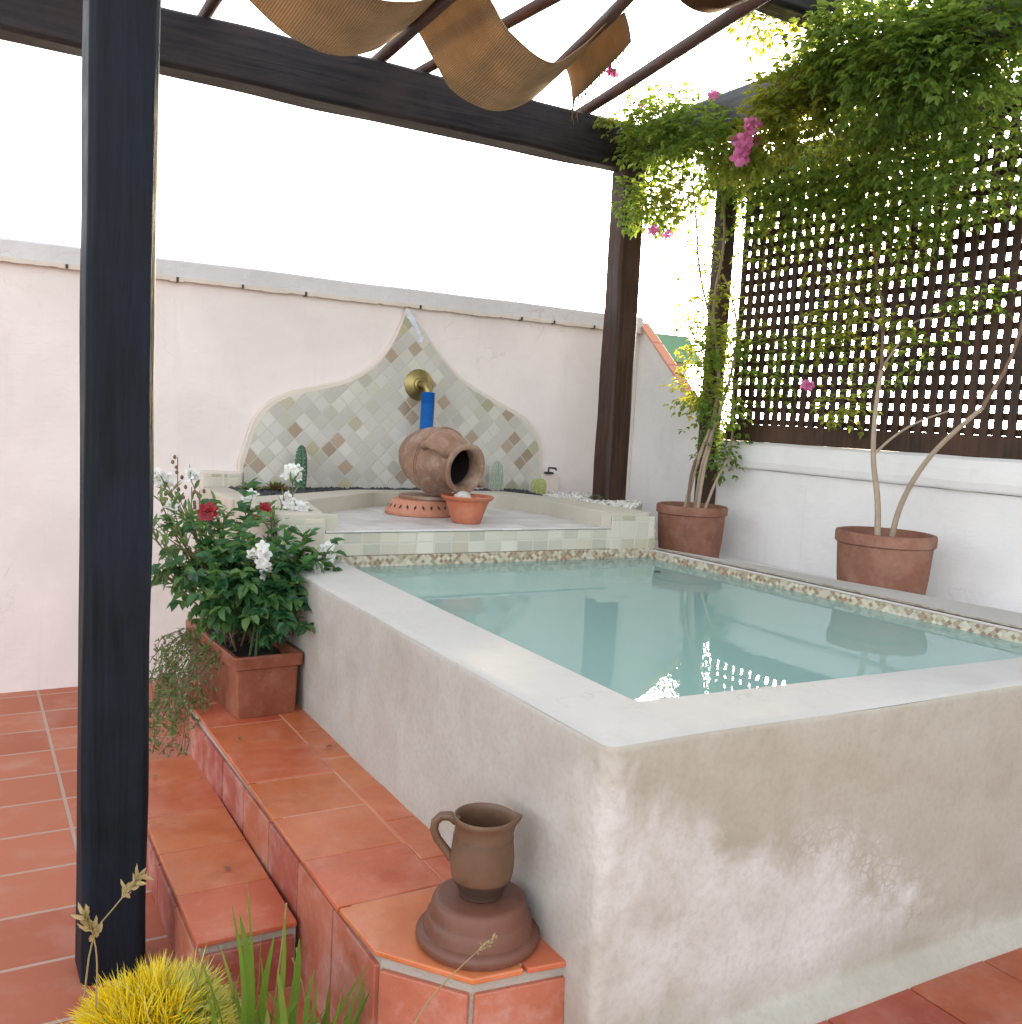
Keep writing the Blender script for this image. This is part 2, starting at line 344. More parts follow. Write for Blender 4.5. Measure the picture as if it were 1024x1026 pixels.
BAND = m_mosaic('border mosaic', .014, R(45), [(0, (.48, .43, .34)), (.32, (.27, .16, .10)), (.55, (.50, .46, .37)), (.70, (.28, .24, .15)), (.86, (.38, .30, .20))], (.46, .42, .34), 'xy+z')
BANDTOP = m_mosaic('border mosaic top', .02, R(45), [(0, (.44, .40, .32)), (.36, (.28, .18, .11)), (.6, (.46, .42, .34)), (.8, (.30, .26, .17))], (.44, .40, .33), (0, 1))
WATER = m_water()
BRASS = m_plain('aged brass', (.30, .24, .10), .42, .3, 30, .2, 1.0)
BLUE = m_plain('blue hose', (.010, .12, .40), .38, .1, 20, .1)
IRON_SHADE = m_plain('dark iron and gap shade', (.02, .02, .022), .5, .2, 20, .2)  # hook metal; also the painted shade of the coping gaps
STONEW = m_plain('pale stone', (.55, .50, .46), .8, .25, 25, .5)
DARKIN = m_plain('jar inside', (.03, .02, .015), .9, .3, 20, .2)
BGRAV = m_gravel('black gravel', (.008, .008, .012), (.04, .04, .05))
WGRAV = m_gravel('pale gravel', (.45, .42, .38), (.72, .70, .66))
JUTE = m_cloth('jute weave', (.26, .17, .09), (.66, .48, .30))
JUTED = m_cloth('brown weave', (.10, .050, .024), (.20, .11, .055))
VINE_L = m_leaf('vine leaf', [(.034, .10, .026), (.062, .165, .038), (.11, .23, .048), (.20, .31, .065)], (.50, .62, .08), .52)
VINE_Y = m_leaf('young sun tinted vine leaf', [(.12, .21, .034), (.19, .28, .045), (.30, .33, .058)], (.66, .62, .08), .50)  # yellow young growth, with golden backlight put into the leaf colour
ROSE_L = m_leaf('rose leaf', [(.012, .062, .030), (.032, .125, .052), (.065, .18, .066), (.17, .28, .085)], (.25, .5, .1), .32, .32)
OLEA_L = m_leaf('narrow leaf', [(.06, .13, .05), (.11, .21, .075), (.22, .30, .11)], (.4, .5, .12), .35)
GRASS_L = m_leaf('grass blade', [(.05, .14, .018), (.10, .20, .025), (.17, .25, .05), (.30, .28, .09)], (.4, .5, .05), .35)
DRY = m_leaf('dry straw', [(.34, .26, .12), (.45, .35, .17)], (.6, .5, .2), .3)
STEMW = m_plain('pale bark', (.34, .26, .19), .85, .3, 30, .6)
STEMD = m_plain('brown bark', (.16, .10, .065), .85, .35, 30, .6)
STEMG = m_plain('green stem', (.06, .11, .03), .6, .2, 30, .2)
PINK = m_leaf('pink petal', [(.62, .10, .36), (.72, .20, .48), (.80, .34, .60)], (.9, .3, .5), .35)
RED = m_leaf('red petal', [(.22, .004, .010), (.36, .008, .016)], (.5, .02, .02), .15)
WHITE = m_leaf('white petal', [(.80, .80, .78), (.86, .86, .84)], (.9, .9, .85), .3)
YEL = m_leaf('yellow needle', [(.90, .66, .008), (.92, .76, .02), (.92, .82, .10)], (.95, .82, .06), .4)
YELG = m_leaf('pale green needle', [(.60, .60, .10), (.74, .70, .18), (.84, .80, .36)], (.9, .88, .2), .4)
CACT = m_plain('cactus skin', (.035, .10, .055), .55, .3, 30, .3)
CACTW = m_plain('hairy cactus skin', (.30, .35, .28), .8, .3, 60, .5)
CACTY = m_plain('yellow green cactus skin', (.30, .33, .10), .7, .3, 40, .4)
SPINE = m_plain('spine', (.70, .68, .60), .7, .1, 40, .1)
SUCC = m_leaf('succulent leaf', [(.07, .10, .05), (.11, .15, .08), (.16, .12, .07)], (.2, .3, .1), .15)

# ------------------------------------------------------------------ large structure
FZ, BZ, SZ = -.75, -.45, -.60       # terrace floor, bench top, step top
g = MB(); g.add([(-900, -900, -4.2), (900, -900, -4.2), (900, 900, -4.2), (-900, 900, -4.2)], [(0, 1, 2, 3)])
tag(g.build('ground', m_plain('dry ground', (.22, .18, .12), .95, .3, .4, .3)), kind='structure')
t_ = MB(); t_.box(-2.6, 2.75, -3.2, 3.5, -4.19, FZ)
tag(t_.build('terrace', m_floor('terrace floor tile')), kind='structure')

# back wall
bw = thing('rendered_wall', (0, 3.2, FZ), 'long pinkish white rendered wall standing behind the tiled fountain panel', 'wall')
m = MB(); m.box(-2.6, 2.45, 3.2, 3.4, FZ, 1.085); m.build('wall', WALLP, bw)
# coping: one long grey cap over a ragged cream mortar lip with dark boxes set on it to paint shaded gaps
m = MB(); n = 120; x0, x1 = -2.6, 2.45
for k in range(n):
    a, b = x0+(x1-x0)*k/n, x0+(x1-x0)*(k+1)/n
    za, zb = [1.176+.004*noise.noise(Vector((q*2.2, 0, 0))) for q in (a, b)]; la, lb = [1.098+.003*noise.noise(Vector((q*9, 4, 0))) for q in (a, b)]
    ya, yb = [3.172+.004*noise.noise(Vector((q*4, 9, 0))) for q in (a, b)]
    m.add([(a, ya, la), (b, yb, lb), (b, yb, zb-.008), (a, ya, za-.008), (a, ya+.008, za), (b, yb+.008, zb), (b, 3.43, zb), (a, 3.43, za), (a, 3.21, la), (b, 3.21, lb)], [(0, 1, 2, 3), (3, 2, 5, 4), (4, 5, 6, 7), (8, 9, 1, 0)])
m.build('coping', COPEG, bw)
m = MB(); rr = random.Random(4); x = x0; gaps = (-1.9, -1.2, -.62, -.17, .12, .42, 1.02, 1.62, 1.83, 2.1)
while x < x1:
    x2 = min(x1, x+.03); zb = 1.081+.006*noise.noise(Vector((x*7, 1, 0)))+rr.uniform(-.002, .002)
    m.box(x, x2, 3.166+.002*noise.noise(Vector((x*13, 3, 0))), 3.2, zb, 1.099); x = x2
m.build('mortar_lip', CREAM, bw)
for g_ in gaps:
    m = MB(); m.box(g_-.002, g_+.008, 3.1625, 3.19, 1.079+.006*noise.noise(Vector((g_*3, 0, 0))), 1.0975); m.build('gap_shade_box', IRON_SHADE, bw)

# side wall: low wall with thick sill and a parapet that slopes down from the corner
sw = thing('side_wall', (2.5, 1, FZ), 'low white wall with a thick sill under the wooden lattice, sloping parapet at its far end', 'wall')
m = MB(); m.box(2.45, 2.62, -3.2, 2.47, FZ, .36)
m.prism_axis([(3.4, FZ), (3.4, 1.135), (3.2, 1.135), (2.66, .66), (2.475, .50), (2.475, FZ)], 2.452, 2.50, 'x')
m.build('wall', WALLW, sw)
m = MB(); n = 40; y0, y1 = -3.2, 2.475
for i in range(1): pass
poly = [(2.425, .362), (2.418, .40), (2.425, .45), (2.445, .485), (2.47, .497), (2.66, .497), (2.66, .362)]
vs = []; ys = np.linspace(y0, y1, 60)
for yy in ys:
    for (xx, zz) in poly:
        k = noise.noise(Vector((xx*3, yy*4, zz*3)))*.007; vs.append((xx+k, yy, zz+k*.8))
N = len(poly); fs = [(i*N+j, i*N+(j+1) % N, (i+1)*N+(j+1) % N, (i+1)*N+j) for i in range(59) for j in range(N)] + [tuple(reversed(range(N))), tuple(range(59*N, 60*N))]
m.add(vs, fs); m.build('sill', WALLW, sw, smooth=False, bevel=.012)
m = MB()
for i in range(5):
    a, b = i/5, (i+1)/5-.012
    ya, yb = 3.2-.74*a, 3.2-.74*b; za, zb = 1.135-.635*a*1.02, 1.135-.635*b*1.02
    m.prism_axis([(ya, za+.004), (ya, za+.018), (yb, zb+.018), (yb, zb+.004)], 2.438, 2.512, 'x')
m.build('coping_tile', SLOPET, sw, bevel=.004)

# distant house and tree beyond the parapet
h = thing('house', (14.0, 20, -4.2), 'distant beige house with a green roof showing above the sloping parapet', 'house')
m = MB(); m.box(11.0, 15.5, 18.2, 23, -4.2, 2.2); m.build('wall', m_plain('beige house wall', (.50, .42, .32), .8, .1, 3), h)
m = MB(); m.prism_axis([(10.7, 2.19), (15.8, 2.19), (15.2, 2.85), (11.3, 2.85)], 17.9, 23.3, 'y'); m.build('roof', m_plain('green roof', (.13, .26, .17), .7, .15, 4), h)
dw = m_plain('dark window', (.03, .035, .04), .15, .1, 3)
for x in (11.7, 13.6):
    m = MB(); m.box(x, x+.8, 18.17, 18.25, .2, 1.4); m.build('window', dw, h)

# pool
pool = thing('plunge_pool', (.9, 1, FZ), 'raised plunge pool of smooth stained grey plaster with a pale rim', 'pool')
OUT = [(-.012, -.06), (2.16, -.07), (2.02, .70), (1.735, 2.18), (1.70, 2.04), (0, 2.04)]
INN = [(.170, .136), (1.765, .080), (1.745, .55), (1.665, 2.0), (.19, 2.0)]
def ringwall(m, outer, inner, z0, z1):   # not used for caps with equal counts only
    n = len(outer)
    vs = [(p[0], p[1], z) for z in (z0, z1) for p in outer] + [(p[0], p[1], z) for z in (z0, z1) for p in inner]
    fs = []
    for i in range(n):
        j = (i+1) % n
        fs += [(i, j, n+j, n+i), (2*n+j, 2*n+i, 3*n+i, 3*n+j), (n+i, n+j, 3*n+j, 3*n+i), (j, i, 2*n+i, 2*n+j)]
    m.add(vs, fs)
def dense(poly, step=.08):
    o = []; n = len(poly)
    for i in range(n):
        a, b = Vector(poly[i]), Vector(poly[(i+1) % n]); o.append(a)
    return [(p.x, p.y) for p in o]
O5 = [(-.036, -.056), (2.16, -.076), (2.02, .70), (1.735, 2.16), (-.034, 2.04)]
NZ = 14
def wall_grid(P, Q, z0, z1, nx, nz, amp, seed):   # plaster face, slightly uneven
    P = Vector((P[0], P[1], 0)); Q = Vector((Q[0], Q[1], 0)); nrm = (Q-P).cross(Vector((0, 0, 1))).normalized(); vs = []
    for k in range(nz+1):
        for i in range(nx+1):
            u = i/nx; p = P.lerp(Q, u); z = z0+(z1-z0)*k/nz
            edge = min(1, u*8, (1-u)*8)*min(1, (1-k/nz)*6)
            d = noise.noise(Vector((p.x*2.2+seed, p.y*2.2, z*2.6)))*amp*edge
            vs.append(p+nrm*d+Vector((0, 0, z)))
    fs = [(k*(nx+1)+i, k*(nx+1)+i+1, (k+1)*(nx+1)+i+1, (k+1)*(nx+1)+i) for k in range(nz) for i in range(nx)]
    return vs, fs
# body: four outer faces below a rounded rim (rim profile swept round the pool)
def offset(poly, d):
    n = len(poly); res = []
    for i in range(n):
        a, b, c = Vector(poly[i-1]), Vector(poly[i]), Vector(poly[(i+1) % n])
        n1 = Vector(((b-a).y, -(b-a).x)).normalized(); n2 = Vector(((c-b).y, -(c-b).x)).normalized()
        k = (n1+n2); k = k/(k.dot(n1)); res.append(tuple(b+k*d))
    return res
def rounded(poly, r, seg=6):
    n = len(poly); res = []
    for i in range(n):
        a, b, c = Vector(poly[i-1]), Vector(poly[i]), Vector(poly[(i+1) % n])
        p, q = b+(a-b).normalized()*r, b+(c-b).normalized()*r
        for k in range(seg+1):
            t = k/seg; res.append(tuple((1-t)**2*p+2*t*(1-t)*b+t*t*q))
    return res
def resample(poly, step):
    res = []; n = len(poly)
    for i in range(n):
        a, b = Vector(poly[i]), Vector(poly[(i+1) % n]); k = max(1, int((b-a).length/step))
        for j in range(k): res.append(tuple(a.lerp(b, j/k)))
    return res
RO = resample(rounded(O5, .035), .05)
def sweep(m, base, prof, amp=.003, seed=0):
    n = len(base); rings = []
    for d, z in prof:
        ring = offset(base, d); rr = []
        for p in ring:
            k = noise.noise(Vector((p[0]*2.3+seed, p[1]*2.3, z*2.7)))*amp; rr.append((p[0]+k, p[1]+k*.8, z+k*.35))
        rings.append(rr)
    vs = [p for r in rings for p in r]
    fs = [(i*n+j, i*n+(j+1) % n, (i+1)*n+(j+1) % n, (i+1)*n+j) for i in range(len(prof)-1) for j in range(n)]
    m.add(vs, fs)
m = MB()
prof = [(.034, FZ), (.030, FZ+.097), (.016, FZ+.116), (-.006, FZ+.128), (-.014, FZ+.14)] + [(-.016*(1-k/8)**1.3, FZ+.16+(.54)*k/8) for k in range(9)] + [(.0, -.0165), (-.0008, -.010), (-.003, -.005)]
sweep(m, RO, prof, .010, 3.); m.build('wall', POOLP, pool, smooth=True)
m = MB()
sweep(m, RO, [(-.003, -.005), (-.008, -.0015), (-.016, .0005), (-.024, .0015)], .006, 3.)
# flat top between rim and inner edge, with rounded inner lip
ro = offset(RO, -.05); 
RI = resample(rounded(INN, .02), .05)
def pip(p, poly): return False
bmv = []
import bmesh
bm = bmesh.new()
n1 = len(m.v)-len(RO); rimv = [m.v[n1+i] for i in range(len(RO))]
vo = [bm.verts.new(p) for p in rimv]
vi = [bm.verts.new((p[0], p[1], .0015)) for p in RI]
eo = [bm.edges.new((vo[i], vo[(i+1) % len(vo)])) for i in range(len(vo))]
ei = [bm.edges.new((vi[i], vi[(i+1) % len(vi)])) for i in range(len(vi))]
bmesh.ops.triangle_fill(bm, use_beauty=True, use_dissolve=False, edges=eo+ei, normal=(0, 0, 1))
bm.verts.index_update()
m.add([v.co.copy() for v in bm.verts], [tuple(v.index for v in f.verts) for f in bm.faces]); bm.free()
sweep(m, RI, [(0, .0015), (-.004, -.001), (-.006, -.006), (-.006, -.012)], .0, 1.)
m.build('rim', RIMP, pool, smooth=True)
# lining below
m = MB(); LI = offset(RI, -.006); n = len(LI)
m.add([(p[0], p[1], z) for z in (-.012, -.62) for p in LI], [((i+1) % n, i, n+i, n+(i+1) % n) for i in range(n)])
m.add([(p[0], p[1], -.62) for p in LI], [tuple(range(n))]); m.build('lining', INNER, pool)
# mosaic border: strip standing on the far and right inner sides, just under the rim, and a line of it set in the top of the right rim
m = MB()
m.box(.20, 1.655, 1.978, 1.992, -.052, .008)
a, b = Vector((1.741, .10)), Vector((1.648, 1.975)); 
for i in range(24):
    p, q = a.lerp(b, i/24), a.lerp(b, (i+1)/24)
    m.add([(p.x, p.y, -.05), (q.x, q.y, -.05), (q.x, q.y, -.0035), (p.x, p.y, -.0035), (p.x+.02, p.y, -.05), (q.x+.02, q.y, -.05), (q.x+.02, q.y, -.0035), (p.x+.02, p.y, -.0035)],
          [(0, 3, 2, 1), (3, 7, 6, 2), (4, 5, 6, 7)])
m.build('mosaic_border', BAND, pool)
m = MB(); a, b = Vector((1.768, .10)), Vector((1.675, 1.975))
m.add([(a.x, a.y, .0055), (a.x+.035, a.y, .0055), (b.x+.035, b.y, .0055), (b.x, b.y, .0055)], [(0, 1, 2, 3)]); m.build('mosaic_inlay', BANDTOP, pool)
wm = MB(); wp = offset(RI, -.005); wm.add([(p[0], p[1], -.034) for p in wp], [tuple(range(len(wp)))])
tag(wm.build('water', WATER), kind='structure')

# fountain basin behind the pool
fb = thing('fountain_basin', (.8, 2.6, FZ), 'raised cream tiled basin with a low kerb at the far end of the pool', 'basin')
m = MB(); m.prism([(-.03, 2.04), (0.0, 1.996), (1.70, 2.0), (1.74, 2.19), (2.16, 2.62), (2.16, 3.198), (-.06, 3.198)], FZ, .092); m.build('base', BASINP, fb)
kin = [(.150, 1.99), (.245, 2.52), (.72, 2.90), (1.34, 2.88), (1.43, 2.50), (1.44, 1.99)]
kou = [(-.035, 1.99), (-.045, 2.58), (.64, 3.02), (1.46, 3.00), (1.62, 2.62), (1.68, 1.99)]
m = MB()
kin_d = rounded(kin, .05, 4); kou_d = rounded(kou, .05, 4); n = len(kin_d)
vs = [(p[0], p[1], .093) for p in kou_d]+[(p[0], p[1], .165) for p in kou_d]+[(p[0], p[1], .165) for p in kin_d]+[(p[0], p[1], .093) for p in kin_d]
fs = []
s0 = 2; 
for i in range(n-1):
    if i < 0: continue
    fs += [(i, i+1, n+i+1, n+i), (n+i, n+i+1, 2*n+i+1, 2*n+i), (2*n+i, 2*n+i+1, 3*n+i+1, 3*n+i)]
fs += [(0, n, 2*n, 3*n), (n-1, 4*n-1, 3*n-1, 2*n-1)]
m.add(vs, [tuple(reversed(f)) for f in fs]); m.build('kerb', BASINP, fb, bevel=.008)
m = MB(); m.add([(p[0], p[1]+(.002 if p[1] < 2 else 0), .0965) for p in [(.152, 1.984)]+kin_d+[(1.44, 1.984)]], [tuple(range(n+2))]); m.build('basin_floor', BFLOOR, fb)
m = MB(); m.box(-.03, 1.68, 1.983, 1.9945, .0085, .0955); m.box(-.03, .148, 1.979, 1.9885, .0, .150); m.box(1.442, 1.676, 1.979, 1.9885, .0, .150); m.build('front_tile', SHELFT, fb, bevel=.003)
m = MB(); m.box(.15, 1.44, 1.976, 2.0, .0975, .104); m.build('front_edge', BFLOOR, fb, bevel=.002)

m = MB(); m.box(-.045, .072, 2.60, 3.196, .0935, .161); m.build('kerb_end', BASINP, fb, bevel=.01)

# gravel beds (raised above the basin base, behind the kerb)
def gravel(name, mat, poly, z, n, size, seed):
    rr = random.Random(seed); m = MB(); P = [Vector(p) for p in poly]
    xs = [p.x for p in P]; ys = [p.y for p in P]; c = 0
    def inside(x, y):
        r = False; j = len(P)-1
        for i in range(len(P)):
            if (P[i].y > y) != (P[j].y > y) and x < (P[j].x-P[i].x)*(y-P[i].y)/(P[j].y-P[i].y)+P[i].x: r = not r
            j = i
        return r
    m.prism(poly, .093, z-.008)
    while c < n:
        x, y = rr.uniform(min(xs), max(xs)), rr.uniform(min(ys), max(ys))
        if not inside(x, y): continue
        c += 1; s = size*rr.uniform(.6, 1.4); vs = []
        for d in ((1,0,0),(-1,0,0),(0,1,0),(0,-1,0),(0,0,1),(0,0,-1)):
            k = s*rr.uniform(.6, 1.1); vs.append((x+d[0]*k, y+d[1]*k, z+d[2]*k*.6+rr.uniform(-.004, .006)))
        m.add(vs, [(0,2,4),(2,1,4),(1,3,4),(3,0,4),(2,0,5),(1,2,5),(3,1,5),(0,3,5)])
    tag(m.build(name, mat), kind='stuff')
gravel('black_gravel', BGRAV, [(.075, 2.70), (.62, 3.03), (1.47, 3.01), (1.60, 2.80), (1.66, 3.10), (1.7, 3.16), (.075, 3.16)], .155, 1800, .013, 1)
gravel('pale_gravel', WGRAV, [(1.64, 2.62), (1.70, 2.20), (2.10, 2.62), (2.10, 3.16), (1.72, 3.15), (1.62, 2.82)], .146, 1100, .011, 2)

# tiled fountain panel
fp = thing('fountain_backsplash', (.9, 3.2, .15), 'ogee shaped wall panel of cream and brown diamond mosaic', 'wall panel')
PX = [(1.791, .145), (1.785, .354), (1.765, .43), (1.732, .48), (1.685, .528), (1.624, .563), (1.54, .60), (1.447, .641), (1.305, .705), (1.193, .794), (1.109, .881), (1.04, .968), (.985, 1.015), (.952, 1.072), (.925, .985), (.903, .93), (.856, .838), (.762, .74), (.644, .675), (.505, .638), (.42, .617), (.347, .591), (.285, .555), (.239, .509), (.206, .455), (.188, .399), (.160, .30), (.148, .262), (.148, .145)]
def chaikin_open(p):
    r = [p[0]]
    for a, b in zip(p, p[1:]): r += [(a[0]*.75+b[0]*.25, a[1]*.75+b[1]*.25), (a[0]*.25+b[0]*.75, a[1]*.25+b[1]*.75)]
    return r+[p[-1]]
body = [PX[0]] + chaikin_open(PX[1:13])[0:] + [PX[13]] + chaikin_open(PX[14:27]) + PX[27:]
m = MB(); m.prism_axis(body, 3.163, 3.199, 'y'); m.build('mosaic', PANEL, fp)
cx_, cz_ = .95, .45
big = [(cx_+(p[0]-cx_)*1.028, p[1]+.018*(1 if p[1] > .2 else 0)) for p in body]
m = MB(); m.prism_axis(big, 3.172, 3.1985, 'y'); m.build('border', CREAM, fp, bevel=.006)
for a_ in ((-.045, .140, .232), (1.80, 1.915, .250)):
    m = MB(); m.box(a_[0], a_[1], 3.150, 3.198, .145, a_[2]); m.build('foot', CREAM, fp, bevel=.006)
for i in range(2):
    m = MB(); m.box(-.03+i*.085, .04+i*.085, 3.146, 3.152, .155, .22); m.build('foot_tile', SHELFT, fp)
rr = random.Random(3); m = MB()
for i in range(9):
    x = .955+i*.0095+rr.uniform(-.006, .006); z = 1.055-i*.016; s = rr.uniform(.008, .016)
    m.prism_axis([(x+s*math.cos(a)*1.1, z+s*math.sin(a)*1.4) for a in [k*math.pi/3+rr.uniform(-.3, .3) for k in range(6)]], 3.155+rr.uniform(-.001, .001), 3.17, 'y')
m.build('chipped_paint', m_plain('pale blue flake', (.60, .62, .70), .7, .3, 30), fp)

# bench and step
def tile_rows(m, xs, ys, z0, z1, gap=.0022, jit=.0016, clip=None):
    rr = random.Random(len(xs)*7+len(ys))
    for i in range(len(xs)-1):
        for j in range(len(ys)-1):
            d = rr.uniform(-jit, jit); m.box(xs[i]+gap, xs[i+1]-gap, ys[j]+gap, ys[j+1]-gap, z0, z1+d)
fs_ = thing('tiled_step', (1.2, -.5, FZ), 'low terracotta tiled step along the foot of the pool front, bottom right corner', 'step')
m = MB(); m.box(.30, 2.6, -1.0, -.04, FZ, FZ+.085); m.build('core', GROUT, fs_)
m = MB(); tile_rows(m, [.29+.26*i for i in range(10)], [-1.0, -.76, -.52, -.28, -.02], FZ+.085, FZ+.097); m.build('top_tile', m_terracotta('deep red tile', (.30, .050, .022), (.40, .085, .040), (.50, .26, .20), .45, True, .35, .2), fs_, bevel=.003)
bench = thing('tiled_bench', (-.17, 1, FZ), 'long terracotta tiled bench ledge along the left side of the pool', 'bench')
BP = [(-.325, .222), (-.207, .078), (.01, .05), (.01, 2.06), (-.350, 2.06)]
m = MB(); m.prism(BP, FZ, BZ-.012); m.build('core', GROUT, bench)
m = MB(); m.prism([(-.315, .232), (-.203, .088), (.0, .064), (.0, 2.05), (-.338, 2.05)], BZ-.0118, BZ-.0025); m.build('joint', PALEG, bench)
m = MB()
ybr = [.40, .62, .86, 1.10, 1.34, 1.58, 1.82, 2.055]
tile_rows(m, [-.350, -.108], ybr, BZ-.012, BZ)
ybs = [.34, .52, .74, .97, 1.20, 1.45, 1.70, 1.92, 2.055]
tile_rows(m, [-.108, .012], ybs, BZ-.0122, BZ-.0005)
gp = .003
m.prism([(-.337, .228), (-.213, .066), (-.112, .055), (-.112, .396), (-.346, .396)], BZ-.012, BZ+.0004)
m.prism([(-.104, .054), (.0, .040), (.01, .044), (.01, .336), (-.104, .336)], BZ-.0122, BZ-.0003)
m.build('top_tile', TILE, bench, bevel=.003)
m = MB()
def riser(m, P, Q, z0, z1, w, th=.010, gap=.004, jit=.0015, seed=0):
    P = Vector((P[0], P[1], 0)); Q = Vector((Q[0], Q[1], 0)); d = (Q-P); L = d.length; d = d/L; n = Vector((d.y, -d.x, 0)); rr = random.Random(seed)
    k = max(1, round(L/w)); 
    for i in range(k):
        a, b = P+d*(L*i/k+gap), P+d*(L*(i+1)/k-gap); t = th+rr.uniform(-jit, jit)
        vs = [a+Vector((0, 0, z0)), b+Vector((0, 0, z0)), b+Vector((0, 0, z1)), a+Vector((0, 0, z1))]
        m.add(vs+[p+n*t for p in vs], [(4, 5, 6, 7), (0, 4, 7, 3), (1, 2, 6, 5), (3, 7, 6, 2), (0, 1, 5, 4)])
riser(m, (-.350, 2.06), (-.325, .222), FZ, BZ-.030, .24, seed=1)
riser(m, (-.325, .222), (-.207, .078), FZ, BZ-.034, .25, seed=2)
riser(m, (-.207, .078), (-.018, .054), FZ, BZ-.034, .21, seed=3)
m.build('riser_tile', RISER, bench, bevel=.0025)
step = thing('tiled_step', (-.46, 1.2, FZ), 'lower terracotta tiled step beside the bench ledge', 'step')
m = MB(); m.box(-.562, -.352, .648, 1.77, FZ, SZ-.012); m.build('core', GROUT, step)
m = MB(); m.box(-.555, -.36, .66, 1.76, SZ-.0118, SZ-.0025); m.build('joint', PALEG, step)
m = MB(); tile_rows(m, [-.574, -.350], [.636, .86, 1.09, 1.32, 1.55, 1.775], SZ-.012, SZ); m.build('top_tile', TILE, step, bevel=.003)
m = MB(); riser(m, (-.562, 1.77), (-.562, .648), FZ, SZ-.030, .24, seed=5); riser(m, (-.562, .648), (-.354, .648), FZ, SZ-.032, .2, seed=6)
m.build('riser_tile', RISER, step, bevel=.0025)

# ------------------------------------------------------------------ pergola
pg = thing('timber_pergola', (0, 2, FZ), 'dark timber pergola with heavy posts, beams and round rafters over the pool', 'pergola')
def timber(name, x0, x1, y0, y1, z0, z1, mat, axis, lab=None, amp=.006, seed=0, taper=0):
    m = MB(); ax = 'xyz'.index(axis); lo = [x0, y0, z0]; hi = [x1, y1, z1]; k = max(6, int((hi[ax]-lo[ax])/.07)); o = [i for i in range(3) if i != ax]
    ch = .014; a0, a1, b0, b1 = lo[o[0]], hi[o[0]], lo[o[1]], hi[o[1]]
    pr = [(a0+ch, b0), (a1-ch, b0), (a1, b0+ch), (a1, b1-ch), (a1-ch, b1), (a0+ch, b1), (a0, b1-ch), (a0, b0+ch)]
    ca, cb = (a0+a1)/2, (b0+b1)/2; vs = []
    for i in range(k+1):
        t = lo[ax]+(hi[ax]-lo[ax])*i/k; w = 1+taper*i/k
        for j, (a, b) in enumerate(pr):
            q = noise.noise(Vector((a*9+seed, b*9, t*3.2)))*amp; r2 = noise.noise(Vector((a*9, b*9+seed+5, t*3.2)))*amp
            p = [0, 0, 0]; p[ax] = t; p[o[0]] = ca+(a-ca)*w+q; p[o[1]] = cb+(b-cb)*w+r2; vs.append(p)
    n = 8; fs = [(i*n+j, i*n+(j+1) % n, (i+1)*n+(j+1) % n, (i+1)*n+j) for i in range(k) for j in range(n)]+[tuple(reversed(range(n))), tuple(range(k*n, (k+1)*n))]
    if axis == 'y': fs = [tuple(reversed(f)) for f in fs]
    m.add(vs, fs); ob = m.build(name, mat, pg, bevel=.004, angle=20)
    if lab: ob['label'] = lab
    return ob
timber('post', -.780, -.643, .82, .955, FZ, 2.06, WOOD_N, 'z', 'near black square post at the left of the terrace', .004, 1)
timber('post', 1.905, 2.045, 2.68, 2.82, .094, 1.84, WOOD_V, 'z', 'brown post standing behind the far corner of the pool', .005, 2, -.04)
timber('beam', -.95, 2.12, 2.69, 2.83, 1.838, 2.062, WOOD_X, 'x', 'heavy dark beam above the back wall', .008, 3)
timber('beam', 1.94, 2.08, -.6, 2.68, 1.88, 2.05, WOOD_Y, 'y', 'blue grey beam running into the vine', .005, 4)
timber('beam', -.780, -.643, .2, 2.685, 2.065, 2.2, WOOD_X, 'y', None, .005, 5)
timber('beam', -.9, 1.93, 1.38, 1.50, 2.125, 2.25, WOOD_X, 'x', None, .005, 6)
def pole(pts, r, seed):
    pts = [Vector(p) for p in pts]; k = 24; rr = random.Random(seed); P = []; rad = []
    for i in range(k+1):
        t = i/k*(len(pts)-1); j = min(int(t), len(pts)-2); p = pts[j].lerp(pts[j+1], t-j)
        P.append(p+Vector((noise.noise(Vector((seed, t*2, 0)))*.018, 0, noise.noise(Vector((seed+9, t*2, 0)))*.008))); rad.append(r*(1+.10*noise.noise(Vector((seed, t*5, 3)))))
    m = MB(); m.tube(P, rad, 10); m.build('rafter', POLE, pg, smooth=True)
pole([(-.15, 2.90, 2.093), (-.155, .3, 2.093)], .026, 1)
pole([(.60, 2.92, 2.093), (.50, .3, 2.093)], .027, 2)
pole([(.80, 2.90, 2.093), (.98, .3, 2.093)], .024, 3)
pole([(1.40, 2.90, 2.093), (1.00, 1.25, 2.093)], .024, 4)
pole([(1.715, 2.95, 2.093), (1.40, .8, 2.100)], .027, 5)

